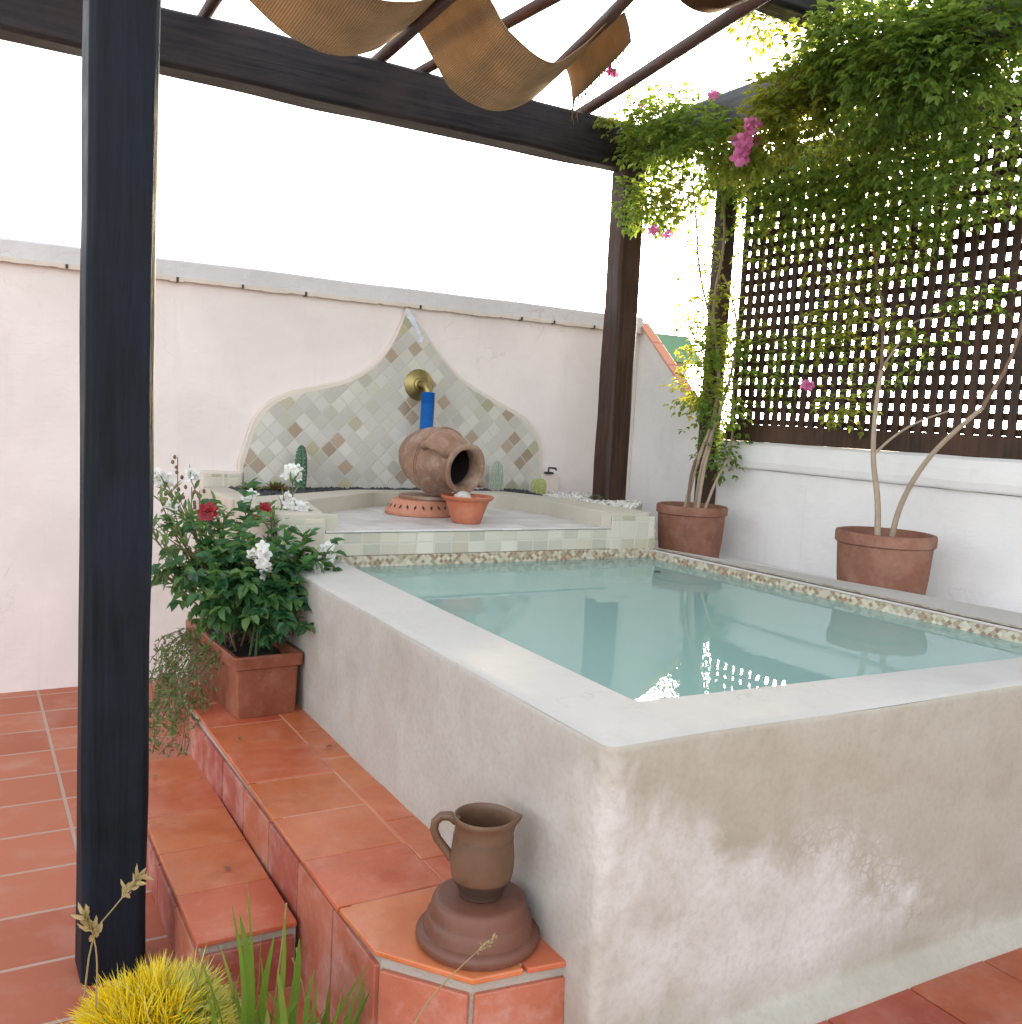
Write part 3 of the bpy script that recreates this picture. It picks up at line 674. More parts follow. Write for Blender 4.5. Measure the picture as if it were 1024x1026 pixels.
# jute shade cloths
def cloth(name, curves, mat, label, nu=60, nv=14, fringe_at=None, th=.004):
    # curves: list of rows; each row is list of (x,y,z); rows run along y, loft between front and back edges
    A, B = curves
    def samp(P, t):
        P = [Vector(p) for p in P]; n = len(P)-1; s = t*n; i = min(int(s), n-1); u = s-i
        p0, p1, p2, p3 = P[max(i-1, 0)], P[i], P[i+1], P[min(i+2, n)]
        return .5*((2*p1)+(p2-p0)*u+(2*p0-5*p1+4*p2-p3)*u*u+(3*p1-p0-3*p2+p3)*u**3)
    me = bpy.data.meshes.new(name); vs = []; uvs = []
    for i in range(nu+1):
        a, b = samp(A, i/nu), samp(B, i/nu)
        for j in range(nv+1):
            v = j/nv; p = a.lerp(b, v); p.z += -.012*math.sin(math.pi*v)+.006*noise.noise(Vector((p.x*9, p.y*7, 1))); vs.append(p); uvs.append((i/nu*2.2, v))
    fs = [(i*(nv+1)+j, i*(nv+1)+j+1, (i+1)*(nv+1)+j+1, (i+1)*(nv+1)+j) for i in range(nu) for j in range(nv)]
    me.from_pydata([tuple(p) for p in vs], [], fs); ul = me.uv_layers.new(name='UVMap')
    for lp in me.loops: ul.data[lp.index].uv = uvs[lp.vertex_index]
    me.polygons.foreach_set('use_smooth', [True]*len(me.polygons)); me.materials.append(mat)
    o = bpy.data.objects.new(name, me); C.objects.link(o); s = o.modifiers.new('thick', 'SOLIDIFY'); s.thickness = th; s.offset = 0
    tag(o, label, 'shade cloth')
    if fringe_at is not None:
        m = MB(); rr = random.Random(5)
        for k in range(70):
            p = samp(A, fringe_at).lerp(samp(B, fringe_at), k/69); L = rr.uniform(.05, .11)
            m.tube([p, p+Vector((rr.uniform(-.006, .006), rr.uniform(-.006, .006), -L*.5)), p+Vector((rr.uniform(-.014, .014), rr.uniform(-.012, .012), -L))], [.0016, .0014, .0008], 4)
        m.build('fringe', mat, o)
    return o
zt = 2.128
backE = [(-.16, 2.40, zt), (-.06, 2.40, 2.04), (.09, 2.40, 1.955), (.26, 2.40, 1.928), (.42, 2.40, 1.98), (.53, 2.40, 2.08), (.575, 2.40, zt), (.62, 2.40, 2.095), (.70, 2.41, 2.0), (.80, 2.42, 1.905), (.99, 2.42, 1.868), (1.16, 2.42, 1.94), (1.28, 2.42, 2.06), (1.335, 2.42, zt), (1.375, 2.42, 2.07), (1.385, 2.41, 1.99)]
frontE = [(-.16, 1.86, zt), (-.08, 1.86, 2.06), (.06, 1.86, 1.97), (.24, 1.86, 1.945), (.40, 1.86, 1.99), (.51, 1.86, 2.085), (.555, 1.86, zt), (.60, 1.86, 2.10), (.66, 1.86, 2.05), (.75, 1.86, 1.96), (.92, 1.86, 1.895), (1.03, 1.84, 1.96), (1.12, 1.80, 2.06), (1.175, 1.78, zt), (1.215, 1.78, 2.085), (1.235, 1.78, 2.02)]
cloth('shade_cloth', (backE, frontE), JUTE, 'fringed strip of tan jute hanging in two swags over the rafters', 90, 14, 1.0)
b2 = [(.86, 1.2, zt), (.89, 1.2, 2.03), (.95, 1.2, 1.945), (1.06, 1.2, 1.905), (1.18, 1.2, 1.93), (1.29, 1.2, 2.02), (1.42, 1.2, zt)]
cloth('shade_cloth', (b2, [(p[0]-.03, p[1]-.6, p[2]) for p in b2]), JUTED, 'dark brown swag of cloth cut off by the top edge, right of the tan jute', 40, 10)

# ------------------------------------------------------------------ lattice screen
ls = thing('lattice_screen', (2.5, 1.4, .49), 'dark wooden lattice screen standing on the white sill', 'trellis')
m = MB(); P_ = .059; rr = random.Random(9)
ny = 46; y_hi = 2.43
for i in range(ny):
    y = y_hi-.02-i*P_; d = rr.uniform(-.002, .002); m.box(2.488, 2.504, y-.0168+d, y+.0168+d, .56, 1.86)
for k in range(22):
    z = .60+k*P_; d = rr.uniform(-.002, .002); m.box(2.5045, 2.5205, y_hi-ny*P_, y_hi, z-.0142+d, z+.0142+d)
m.build('lattice', LATT, ls, bevel=.003, seg=2)
m = MB(); m.box(2.475, 2.535, -.28, 2.44, .498, .585); m.box(2.475, 2.535, -.28, 2.44, 1.84, 1.93)
m.build('rail', LATT, ls, bevel=.004)
for (y0, y1, z0) in ((2.445, 2.535, FZ), (-.37, -.285, .498)):
    m = MB(); m.box(2.375 if z0 < 0 else 2.47, 2.449 if z0 < 0 else 2.54, y0, y1, z0, 1.95); m.build('post', LATT, ls, bevel=.006)

# ledge that carries the two big pots, right of the pool
m = MB(); m.prism([(1.70, 2.17), (2.0, .70), (2.14, -.07), (2.448, -.07), (2.448, 3.19), (2.165, 3.19), (2.165, 2.62), (1.75, 2.19)], FZ, -.10)
tag(m.build('raised_ledge', WALLW), 'plain white ledge between the pool and the low side wall', 'ledge')

# ------------------------------------------------------------------ pots
POTPROF = [(.138, 0), (.146, .006), (.158, .11), (.164, .205), (.165, .226), (.1695, .2275), (.174, .231), (.175, .262), (.172, .270), (.164, .272), (.156, .268), (.152, .24), (.148, .232)]
def big_pot(loc, label, s=1.0):
    p = thing('terracotta_pot', loc, label, 'plant pot', 'big pots by the side wall')
    m = MB(); m.lathe([(r*s, z*s) for r, z in POTPROF], 48, Matrix.Translation(loc), cap1=False); m.build('pot', POT, p, smooth=True)
    m = MB(); m.lathe([(.149*s, .236*s), (.10*s, .243*s), (.03*s, .246*s), (.002, .247*s)], 32, Matrix.Translation(loc), cap0=False); m.build('soil', SOIL, p, smooth=True)
    return p
POT1 = Vector((2.13, 2.26, -.10)); POT2 = Vector((2.11, 1.10, -.10))
big_pot(POT1, 'round terracotta pot below the end of the lattice, holding several pale stems', 1.0)
big_pot(POT2, 'round terracotta pot near the right edge of the photo, holding one forked stem', 1.07)

# rectangular planter
PL = Vector((-.165, 1.92, BZ)); PROT = Matrix.Translation(PL) @ Matrix.Rotation(R(3), 4, 'Z')
pl = thing('clay_planter', PL, 'rectangular reddish clay planter on the end of the bench ledge', 'planter')
def frustum(m, x0, y0, x1, y1, z0, z1, mat):
    vs = [Vector(p) for p in ((-x0, -y0, z0), (x0, -y0, z0), (x0, y0, z0), (-x0, y0, z0), (-x1, -y1, z1), (x1, -y1, z1), (x1, y1, z1), (-x1, y1, z1))]
    m.add([mat @ p for p in vs], [(3, 2, 1, 0), (0, 1, 5, 4), (1, 2, 6, 5), (2, 3, 7, 6), (3, 0, 4, 7)])
m = MB(); hx, hy = .094, .285
rings = [(0, 0, .002), (.004, .004, .0), (.009, .009, .155), (.009, .009, .158), (.019, .019, .163), (.020, .020, .198), (.017, .017, .203), (.006, .006, .203), (.002, .002, .198), (-.002, -.002, .16)]
vs = []
for dx, dy, z in rings:
    ring = rounded([(-hx-dx, -hy-dy), (hx+dx, -hy-dy), (hx+dx, hy+dy), (-hx-dx, hy+dy)], .012, 3)
    vs += [PROT @ Vector((p[0], p[1], z)) for p in ring]
n = 16; m.add(vs, [(i*n+j, i*n+(j+1) % n, (i+1)*n+(j+1) % n, (i+1)*n+j) for i in range(len(rings)-1) for j in range(n)]+[tuple(reversed(range(n)))])
m.build('box', PLANTER, pl, smooth=False)
m = MB(); k = 14
vs = [PROT @ Vector((-hx+.003+(2*hx-.006)*i/6, -hy+.003+(2*hy-.006)*j/k, .168+.014*noise.noise(Vector((i*.9, j*.9, 0))))) for j in range(k+1) for i in range(7)]
m.add(vs, [(j*7+i, j*7+i+1, j*7+i+8, j*7+i+7) for j in range(k) for i in range(6)]); m.build('soil', SOIL, pl)

# jug on an upturned pot
UP = Vector((-.140, .186, BZ))
m = MB(); m.lathe([(.112, 0), (.118, .003), (.1205, .010), (.1195, .018), (.115, .0235), (.109, .025), (.1065, .026), (.1045, .038), (.101, .050), (.0985, .054), (.0965, .0555), (.0945, .064), (.0915, .077), (.0885, .083), (.083, .0862), (.078, .0868), (.04, .0870), (.002, .0870)], 56, Matrix.Translation(UP), cap1=False)
tag(m.build('upturned_pot', UPCLAY, smooth=True), 'brown clay pot turned upside down on the bench ledge, carrying the jug', 'pot')
JG = UP+Vector((.004, .004, .0875))
jug = thing('clay_jug', JG, 'brown clay jug with a loop handle standing on the upturned pot', 'jug')
jrot = Matrix.Translation(JG) @ Matrix.Rotation(R(-31), 4, 'Z')
def lip(p, th):
    d = abs((th+math.pi) % (2*math.pi)-math.pi)
    if p.z > .125: k = math.exp(-(d/.32)**2)*((p.z-.125)/.033); p.x += .014*k; p.z += .004*k
    return p
jp = [(.040, 0), (.0425, .002), (.0425, .006), (.045, .012), (.0525, .026), (.0585, .037), (.0612, .050), (.0622, .066), (.0615, .084), (.0595, .102), (.0570, .120), (.0555, .134), (.0565, .143), (.0595, .148), (.0605, .153), (.0590, .157), (.0560, .1575), (.0535, .154), (.052, .146), (.051, .13), (.054, .10), (.056, .07), (.050, .035), (.02, .02), (.002, .02)]
m = MB(); m.lathe(jp, 56, jrot, warp=lip, cap1=False)
m.m = [1 if i < 5*56 else 0 for i in range(len(m.f))]
m.build('body', [JUGC, JUGD], jug, smooth=True)
m = MB(); hp = [(-.052, .142), (-.066, .151), (-.083, .150), (-.094, .138), (-.096, .122), (-.089, .105), (-.077, .090), (-.067, .078), (-.059, .066)]
m.tube([jrot @ Vector((a, 0, b)) for a, b in hp], [.010, .0095, .009, .0088, .0085, .0083, .0083, .0085, .009], 12); m.build('handle', JUGC, jug, smooth=True)
m = MB()
for z in (.112, .1165):
    m.tube([jrot @ Vector((.0580*math.cos(a), .0580*math.sin(a), z)) for a in np.linspace(0, 2*math.pi, 40)], .0008, 5)
m.build('groove_ring', JUGC, jug, smooth=True)

# ------------------------------------------------------------------ fountain things
ST = Vector((.80, 2.57, .0965))
cs = thing('clay_stand', ST, 'orange pierced clay ring stand lying under the big jar', 'stand')
m = MB(); m.lathe([(.158, 0), (.163, .004), (.165, .014), (.158, .022), (.135, .060), (.130, .068), (.118, .072), (.06, .073), (.002, .073)], 56, Matrix.Translation(ST), cap1=False); m.build('ring', STANDC, cs, smooth=True)
for i in range(26):
    m = MB(); a = 2*math.pi*i/26; r = .1475; tilt = .35 if i % 2 else -.35
    c = ST+Vector((r*math.cos(a), r*math.sin(a), .041)); T = Vector((-math.sin(a), math.cos(a), 0)); U = Vector((-.5*math.cos(a), -.5*math.sin(a), .85)).normalized(); Nn = T.cross(U)
    e1 = (U*math.cos(tilt)+T*math.sin(tilt)); e2 = T*math.cos(tilt)-U*math.sin(tilt)
    m.add([c+e1*.013+Nn*.002, c+e2*.005+Nn*.002, c-e1*.013+Nn*.002, c-e2*.005+Nn*.002], [(0, 1, 2, 3)]); m.build('cut_hole', DARKIN, cs)
m = MB(); m.lathe([(.12, .0732), (.130, .074), (.132, .082), (.128, .089), (.10, .091), (.002, .092)], 40, Matrix.Translation(ST+Vector((.03, .0, 0))), cap1=False); m.build('plate', JARC, cs, smooth=True)

JM = Vector((.868, 2.27, .322)); JB = Vector((.77, 2.64, .372)); jax = (JM-JB).normalized(); JL = (JM-JB).length
jar = thing('clay_jar', JB, 'big old clay jar lying on its side with its mouth towards the pool', 'jar')
jm = Matrix.Translation(JB) @ jax.to_track_quat('Z', 'Y').to_matrix().to_4x4()
k_ = JL/.38
jprof = [(.05, 0), (.075, .004), (.095, .03), (.122, .08), (.140, .13), (.149, .18), (.147, .225), (.134, .262), (.112, .292), (.098, .312), (.092, .335), (.095, .352), (.108, .362), (.112, .372), (.108, .380), (.098, .382), (.088, .377), (.080, .36), (.078, .33), (.085, .30)]
m = MB(); m.lathe([(r, z*k_) for r, z in jprof], 56, jm, cap1=False, warp=lambda p, th: p*(1+.018*noise.noise(p*9))); m.build('body', JARC, jar, smooth=True)
m = MB(); m.lathe([(.086, .30*k_), (.10, .27*k_), (.12, .2*k_), (.1, .08*k_), (.003, .05*k_)], 40, jm, cap0=False); m.build('inside', DARKIN, jar, smooth=True)
for sgn, ang in ((1, 150), (1, -28)):
    ca, sa = math.cos(R(ang)), math.sin(R(ang)); m = MB()
    pts = [(.105, .335), (.135, .345), (.165, .33), (.178, .30), (.174, .27), (.160, .245), (.145, .235)]
    m.tube([jm @ Vector((r*ca, r*sa, z*k_)) for r, z in pts], [.014, .015, .016, .016, .016, .017, .018], 10); m.build('handle', JARC, jar, smooth=True)
m = MB()
for rr_, z in ((.151, .205), (.1495, .215)):
    m.tube([jm @ Vector((rr_*math.cos(a), rr_*math.sin(a), z*k_)) for a in np.linspace(0, 2*math.pi, 48)], .004, 6)
m.build('band', JARC, jar, smooth=True)

BW = Vector((.86, 2.235, .0975))
m = MB(); m.lathe([(.058, 0), (.062, .003), (.075, .045), (.093, .094), (.101, .098), (.112, .108), (.114, .114), (.110, .117), (.100, .112), (.092, .104), (.08, .07), (.05, .05), (.002, .05)], 48, Matrix.Translation(BW), cap1=False)
tag(m.build('clay_bowl', ORANGE, smooth=True), 'small orange clay bowl of stones in front of the jar mouth', 'bowl')
def blob(m, c, r, seed, sq=(1, 1, .7)):
    n, k = 12, 8; vs = []
    for i in range(k+1):
        ph = math.pi*i/k
        for j in range(n):
            th = 2*math.pi*j/n; d = Vector((math.sin(ph)*math.cos(th), math.sin(ph)*math.sin(th), math.cos(ph))); q = 1+.25*noise.noise(d*1.3+Vector((seed, 0, 0)))
            vs.append(c+Vector((d.x*sq[0], d.y*sq[1], d.z*sq[2]))*r*q)
    m.add(vs, [(i*n+j, (i+1)*n+j, (i+1)*n+(j+1) % n, i*n+(j+1) % n) for i in range(k) for j in range(n)])
PINKS = m_plain('brown stone', (.36, .24, .18), .85, .3, 25, .4)
for i, (dx, dy, dz, r, mt, lab) in enumerate(((-.015, .01, .118, .040, STONEW, 'largest pale stone on top of the clay bowl'), (.042, -.018, .106, .024, PINKS, 'small brownish stone at the right of the clay bowl'), (-.05, -.02, .10, .024, STONEW, 'small pale stone at the left of the clay bowl'), (.02, -.045, .098, .02, PINKS, 'small brownish stone at the front of the clay bowl'))):
    m = MB(); blob(m, BW+Vector((dx, dy, dz-.012)), r, i*3.1); tag(m.build('stone', mt, smooth=True), lab, 'stone', 'stones in the clay bowl')

sp = thing('brass_spout', (1.03, 3.163, .69), 'round aged brass spout fixed to the tiled panel', 'spout')
ry = Matrix.Translation((1.03, 3.163, .695)) @ Matrix.Rotation(R(90), 4, 'X')
m = MB(); m.lathe([(.078, 0), (.080, .004), (.074, .010), (.060, .012), (.052, .018), (.036, .020), (.034, .026), (.026, .03)], 40, ry, cap1=True); m.build('rosette', BRASS, sp, smooth=True)
m = MB(); m.tube([(1.03, 3.14, .695), (1.032, 3.10, .695), (1.036, 3.075, .688), (1.038, 3.062, .668), (1.038, 3.06, .645)], [.024, .024, .023, .022, .021], 16); m.build('nozzle', BRASS, sp, smooth=True)
hp = [Vector((1.038, 3.06, .656)), Vector((1.036, 3.055, .60)), Vector((1.03, 3.045, .52)), Vector((1.02, 3.03, .43)), Vector((.99, 2.96, .36)), Vector((.95, 2.88, .315))]
P = []; rad = []
for i in range(101):
    s = i/100*(len(hp)-1); j = min(int(s), len(hp)-2); P.append(hp[j].lerp(hp[j+1], s-j)); rad.append(.036 if i % 2 else .032)
m = MB(); m.tube(P, rad, 16); tag(m.build('ribbed_hose', BLUE, smooth=True), 'bright blue ribbed hose hanging from the brass spout', 'hose')
hk = MB(); hk.tube([(1.835, 3.14, .252), (1.835, 3.14, .285), (1.875, 3.13, .283), (1.88, 3.13, .272)], .006, 8); hk.box(1.815, 1.86, 3.125, 3.155, .2505, .262)
tag(hk.build('metal_hook', IRON_SHADE), 'small dark metal hook on the right foot of the tiled panel', 'hook')

# cacti
def cactus(loc, h_, r, mat, ribs, label, spin=None, name='column_cactus', n_sp=0, top=.9):
    c = thing(name, loc, label, 'cactus'); m = MB(); prof = [(r*.8, -.01), (r*.92, h_*.12), (r, h_*.4), (r*.98, h_*.65), (r*.85, h_*.83), (r*.6, h_*.94), (r*.25, h_*.99), (.001, h_)]
    m.lathe(prof, 48, Matrix.Translation(loc), warp=lambda p, th: Vector((p.x*(1+.13*math.cos(ribs*th)), p.y*(1+.13*math.cos(ribs*th)), p.z)), cap1=False); m.build('body', mat, c, smooth=True)
    m = MB(); rr = random.Random(ribs)
    for k in range(ribs):
        th = 2*math.pi*k/ribs
        for i in range(n_sp):
            z = h_*(.08+.9*i/n_sp); u = z/h_; q = r*1.12*(1 if u < .6 else max(.15, math.cos((u-.6)/.4*1.45)))
            o = Vector(loc)+Vector((q*math.cos(th), q*math.sin(th), z))
            for s in range(4):
                d = Vector((math.cos(th)+rr.uniform(-.9, .9), math.sin(th)+rr.uniform(-.9, .9), rr.uniform(-.4, .9))).normalized()*rr.uniform(.008, .016)
                m.tube([o, o+d], [.0006, .0002], 3)
    m.build('spine', SPINE, c)
cactus((.392, 3.06, .155), .215, .027, CACT, 9, 'dark green column cactus behind the white flower head', n_sp=10)
cactus((1.46, 3.06, .155), .165, .030, CACTW, 13, 'grey column cactus with white hairs, right of the jar', n_sp=14)
cactus((1.70, 3.02, .150), .085, .040, CACTY, 11, 'small round yellow green cactus by the panel foot', name='round_cactus', n_sp=9)
def rosette(loc, n, L, mat, label, name='succulent'):
    m = MB(); rr = random.Random(n)
    for i in range(n):
        a = i*2.4; el = .25+1.1*i/n; d = Vector((math.cos(a)*math.cos(el), math.sin(a)*math.cos(el), math.sin(el))); s = L*(1.05-.4*i/n); t = d.cross(Vector((0, 0, 1))).normalized(); u = t.cross(d)
        c = Vector(loc); m.add([c, c+d*s*.5+t*s*.2, c+d*s, c+d*s*.5-t*s*.2, c+d*s*.5+u*s*.13], [(0, 1, 4), (1, 2, 4), (2, 3, 4), (3, 0, 4), (0, 3, 2, 1)])
    tag(m.build(name, mat), label, 'succulent')
rosette((1.84, 2.68, .15), 22, .05, SUCC, 'small grey green succulent in the pale gravel before the far post')
rosette((.25, 2.97, .155), 24, .075, m_leaf('green succulent leaf', [(.05, .11, .03), (.12, .18, .04), (.25, .10, .05)], (.3, .4, .1), .2), 'green and reddish succulent in the black gravel left of the white flower head')
rosette((.13, 2.98, .155), 20, .07, m_leaf('yellow succulent leaf', [(.12, .17, .04), (.2, .22, .06)], (.3, .4, .1), .2), 'yellow green succulent at the left end of the black gravel')

# ------------------------------------------------------------------ plants
def leaflet(m, o, d, up, L, W, fold=.25, droop=.2):
    d = d.normalized(); s = d.cross(up)
    if s.length < 1e-4: s = d.orthogonal()
    s.normalize(); n = s.cross(d)
    a = o; b = o+d*L*.42-n*L*.02; c = o+d*L-n*L*droop
    w1 = s*W*.5+n*W*fold; w2 = -s*W*.5+n*W*fold
    p1, p2 = o+d*L*.35, o+d*L*.72-n*L*droop*.4
    m.add([a, p1+w1, p2+w1*.75, c, p2+w2*.75, p1+w2, b], [(0, 1, 2, 6), (6, 2, 3), (0, 6, 4, 5), (6, 3, 4)])
def rv(r): return Vector((r.gauss(0, 1), r.gauss(0, 1), r.gauss(0, 1)))
def pinnate(m, o, d, r, L=.11, n=3, lw=(.032, .017), droop=.4, ms=None):
    d = d.normalized(); up = Vector((0, 0, 1)); p = o.copy()
    for i in range(n):
        p2 = p+d*(L/n); d = (d+Vector((0, 0, -droop/n))).normalized(); s = d.cross(up); s = s.normalized() if s.length > 1e-3 else d.orthogonal().normalized()
        for sg in (1, -1):
            q = .8+.4*r.random(); dd = (s*sg+d*.7+rv(r)*.22)
            leaflet(m, p2, dd, (up+rv(r)*.35).normalized(), lw[0]*q, lw[1]*q)
        p = p2
    leaflet(m, p, d+rv(r)*.15, (up+rv(r)*.3).normalized(), lw[0]*1.15, lw[1]*1.1)
def curl(r, o, d, L, n, wob=.25, grav=-.1):
    pts = [o.copy()]; d = d.normalized()
    for i in range(n):
        d = (d+rv(r)*wob+Vector((0, 0, grav))).normalized(); pts.append(pts[-1]+d*(L/n))
    return pts
def smooth_pts(pts, k=2):
    pts = [Vector(p) for p in pts]
    for _ in range(k):
        q = [pts[0]]
        for a, b in zip(pts, pts[1:]): q += [a.lerp(b, .25), a.lerp(b, .75)]
        pts = q+[pts[-1]]
    return pts
DENS = 4.0
def foliage_blob(m, st, r, c, rad, n, lw=(.032, .017), L=.10, droop=.5, shell=.55):
    n = int(n*DENS)
    # shoots spring from the inside of the blob; gaps stay between them
    c = Vector(c); heads = []
    for i in range(n):
        d = rv(r).normalized(); k = (shell+(1-shell)*r.random()); 
        if noise.noise(Vector((c.x*3+d.x*2.1, c.y*3+d.y*2.1, d.z*2.1+c.z))) < -.12: continue
        o = c+Vector((d.x*rad[0], d.y*rad[1], d.z*rad[2]))*k*(.75+.5*r.random())
        out = Vector((d.x, d.y, d.z*.4+.1))+rv(r)*.6
        pinnate(m, o, out, r, L*(.7+.6*r.random()), r.choice((2, 3, 3)), lw, droop)
        if i % 9 == 0: st.tube([c+(o-c)*.3, c.lerp(o, .7)+rv(r)*.01, o], [.002, .0016, .001], 4)
def flower_star(m, c, face, r, R_=.022, n=5, trumpet=True):
    face = face.normalized(); a = face.orthogonal().normalized(); b = face.cross(a)
    for k in range(n):
        th = 2*math.pi*(k+r.uniform(-.12, .12))/n; d = a*math.cos(th)+b*math.sin(th); s = face.cross(d)
        base = c-face*R_*.35; p1 = c+d*R_*.55+face*R_*.1; tip = c+d*R_*(.95+.1*r.random())-face*R_*.05
        w = s*R_*.42
        m.add([base, p1+w, tip+w*.55, tip+d*R_*.1, tip-w*.55, p1-w], [(0, 1, 5), (1, 2, 4, 5), (2, 3, 4)])

r = random.Random(21)
V1 = thing('climbing_plant', POT1+Vector((0, 0, .24)), 'climbing plant with pale stems by the lattice end, its top wrapped round the far post', 'climbing plant')
def stem(parent, pts, r0, r1, mat, name='stem'):
    pts = smooth_pts(pts); n = len(pts); m = MB(); m.tube(pts, [r0+(r1-r0)*i/(n-1) for i in range(n)], 8); return m.build(name, mat, parent, smooth=True)
s1 = POT1+Vector((0, 0, .235))
b_ = Vector
stem(V1, [s1+b_((-.02, .03, 0)), at(697, 465, x=2.2), at(716, 420, x=2.3), at(722, 370, x=2.34), at(712, 310, x=2.36), at(728, 240, x=2.3), at(722, 180, x=2.3)], .011, .005, STEMW)
stem(V1, [s1+b_((.02, .0, 0)), at(703, 462, x=2.22), at(728, 395, x=2.32), at(740, 340, x=2.4), at(735, 300, x=2.4), at(722, 270, x=2.38)], .010, .004, STEMW)
stem(V1, [s1+b_((.05, -.03, 0)), at(720, 475, x=2.25), at(733, 455, x=2.36), at(735, 400, x=2.4), at(733, 360, x=2.4)], .008, .003, STEMW)
stem(V1, [s1+b_((-.04, -.02, 0)), at(692, 470, x=2.15), at(708, 440, x=2.3), at(722, 395, x=2.36)], .009, .004, STEMD)
stem(V1, [s1+b_((.0, -.04, 0)), at(705, 470, x=2.2), at(716, 430, x=2.3), at(722, 350, x=2.36), at(700, 280, x=2.2), at(698, 215, x=2.2), at(690, 160, x=2.15), at(650, 150, x=2.05)], .010, .003, STEMW)
stem(V1, [at(722, 350, x=2.36), at(690, 340, x=2.25), at(668, 325, x=2.2), at(652, 300, x=2.18)], .0035, .0015, STEMW)
m = MB(); my = MB(); st = MB()
LW = (.031, .0165); DENS = 2.9
for (px, py, x, rad, n) in ((718, 410, 2.30, (.07, .10, .12), 46), (718, 450, 2.32, (.05, .07, .07), 20), (722, 350, 2.34, (.07, .09, .08), 40)):
    foliage_blob(m, st, r, at(px, py, x=x), rad, n, LW)
for (px, py, x, rad, n) in ((702, 395, 2.26, (.07, .09, .10), 50), (710, 345, 2.28, (.07, .09, .07), 36), (690, 305, 2.2, (.03, .06, .05), 10), (700, 255, 2.2, (.04, .08, .10), 14), (712, 300, 2.3, (.03, .06, .08), 10), (690, 225, 2.2, (.04, .07, .06), 8)):
    foliage_blob(my, st, r, at(px, py, x=x), rad, n, (.028, .015))
DENS = 2.9
# wreath round the top of the far post
for (px, py, x, rad, n) in ((625, 130, 1.86, (.07, .08, .06), 46), (655, 125, 1.86, (.09, .12, .07), 80), (690, 128, 1.86, (.09, .12, .07), 80), (715, 145, 1.88, (.08, .12, .06), 60), (645, 155, 1.86, (.06, .08, .04), 30), (675, 150, 1.88, (.07, .1, .05), 40)):
    foliage_blob(m if px > 640 else my, st, r, at(px, py, x=x), rad, n, LW)
for (px, py, x, rad, n) in ((652, 205, 1.88, (.08, .08, .075), 70), (672, 195, 1.9, (.05, .06, .05), 26)):
    foliage_blob(m if px < 660 else my, st, r, at(px, py, x=x), rad, n, (.034, .018))
m.build('foliage', VINE_L, V1); my.build('young_sun_tinted_foliage', VINE_Y, V1); tag(st.build('twig', STEMD, V1), kind='stuff')
def blossom(parent, px, py, x, n, R_, mat=None):
    c = at(px, py, x=x)
    for k in range(n):
        m = MB(); flower_star(m, c+rv(r)*R_*.55*(n > 1), (CAM-c).normalized()+rv(r)*.5, r, R_); m.build('flower', mat or PINK, parent)
blossom(V1, 655, 228, 1.82, 3, .024); blossom(V1, 641, 103, 1.82, 2, .022); blossom(V1, 714, 94, 1.84, 3, .022); blossom(V1, 612, 74, 1.75, 4, .024); blossom(V1, 668, 232, 1.84, 2, .02)

DENS = 4.0
V2 = thing('climbing_plant', POT2+Vector((0, 0, .255)), 'leafy climbing plant in the right pot spreading over the lattice and the top beam', 'climbing plant')
s2 = POT2+Vector((0, 0, .25))
stem(V2, [s2+b_((-.02, .02, 0)), at(880, 500, x=2.13), at(874, 460, x=2.16), at(877, 410, x=2.2), at(883, 372, x=2.24)], .013, .008, STEMW)
stem(V2, [at(883, 374, x=2.24), at(886, 320, x=2.32), at(878, 270, x=2.4), at(872, 200, x=2.42), at(880, 120, x=2.2)], .0078, .004, STEMD)
stem(V2, [s2+b_((.02, -.01, 0)), at(900, 510, x=2.13), at(918, 475, x=2.13), at(942, 445, x=2.13), at(985, 408, x=2.15)], .012, .008, STEMW)
stem(V2, [at(984, 409, x=2.15), at(1020, 350, x=2.25), at(1040, 250, x=2.35), at(1020, 120, x=2.2)], .008, .004, STEMD)
stem(V2, [at(876, 455, x=2.165), at(895, 437, x=2.2), at(920, 422, x=2.24), at(950, 412, x=2.3)], .006, .003, STEMW)
stem(V2, [at(881, 372, x=2.25), at(900, 345, x=2.3), at(915, 320, x=2.36), at(945, 318, x=2.42)], .005, .002, STEMW)
stem(V2, [at(884, 330, x=2.28), at(860, 300, x=2.36), at(830, 270, x=2.4), at(800, 230, x=2.42), at(770, 190, x=2.42)], .006, .003, STEMD)
m = MB(); my = MB(); st = MB()
LW = (.033, .0175)
DENS = 2.5
# overhanging mass at the top right
for (px, py, x, rad, n) in ((870, 40, 1.86, (.13, .18, .12), 170), (925, 60, 1.84, (.13, .18, .13), 190), (985, 30, 1.84, (.12, .18, .12), 130), (900, 95, 1.9, (.10, .15, .09), 70), (925, 80, 2.1, (.12, .18, .14), 70), (870, 100, 2.15, (.14, .18, .12), 150), (920, 140, 2.2, (.13, .16, .12), 130), (985, 60, 2.05, (.18, .2, .2), 170), (990, 170, 2.2, (.14, .18, .14), 120), (835, 50, 1.86, (.08, .12, .09), 60), (960, -20, 2.0, (.2, .25, .12), 140), (860, -10, 2.0, (.14, .18, .09), 80)):
    foliage_blob(m, st, r, at(px, py, x=x), rad, n, LW)
# drooping fringe along the head of the lattice
for (px, py, x, rad, n) in ((745, 175, 2.38, (.07, .14, .09), 80), (790, 180, 2.38, (.08, .16, .10), 110), (835, 175, 2.36, (.08, .16, .11), 110), (880, 195, 2.36, (.07, .14, .10), 80), (725, 185, 2.36, (.06, .10, .07), 40), (930, 215, 2.38, (.06, .13, .08), 45)):
    foliage_blob(m, st, r, at(px, py, x=x), rad, n, LW, .12, .9)
DENS = 4.0
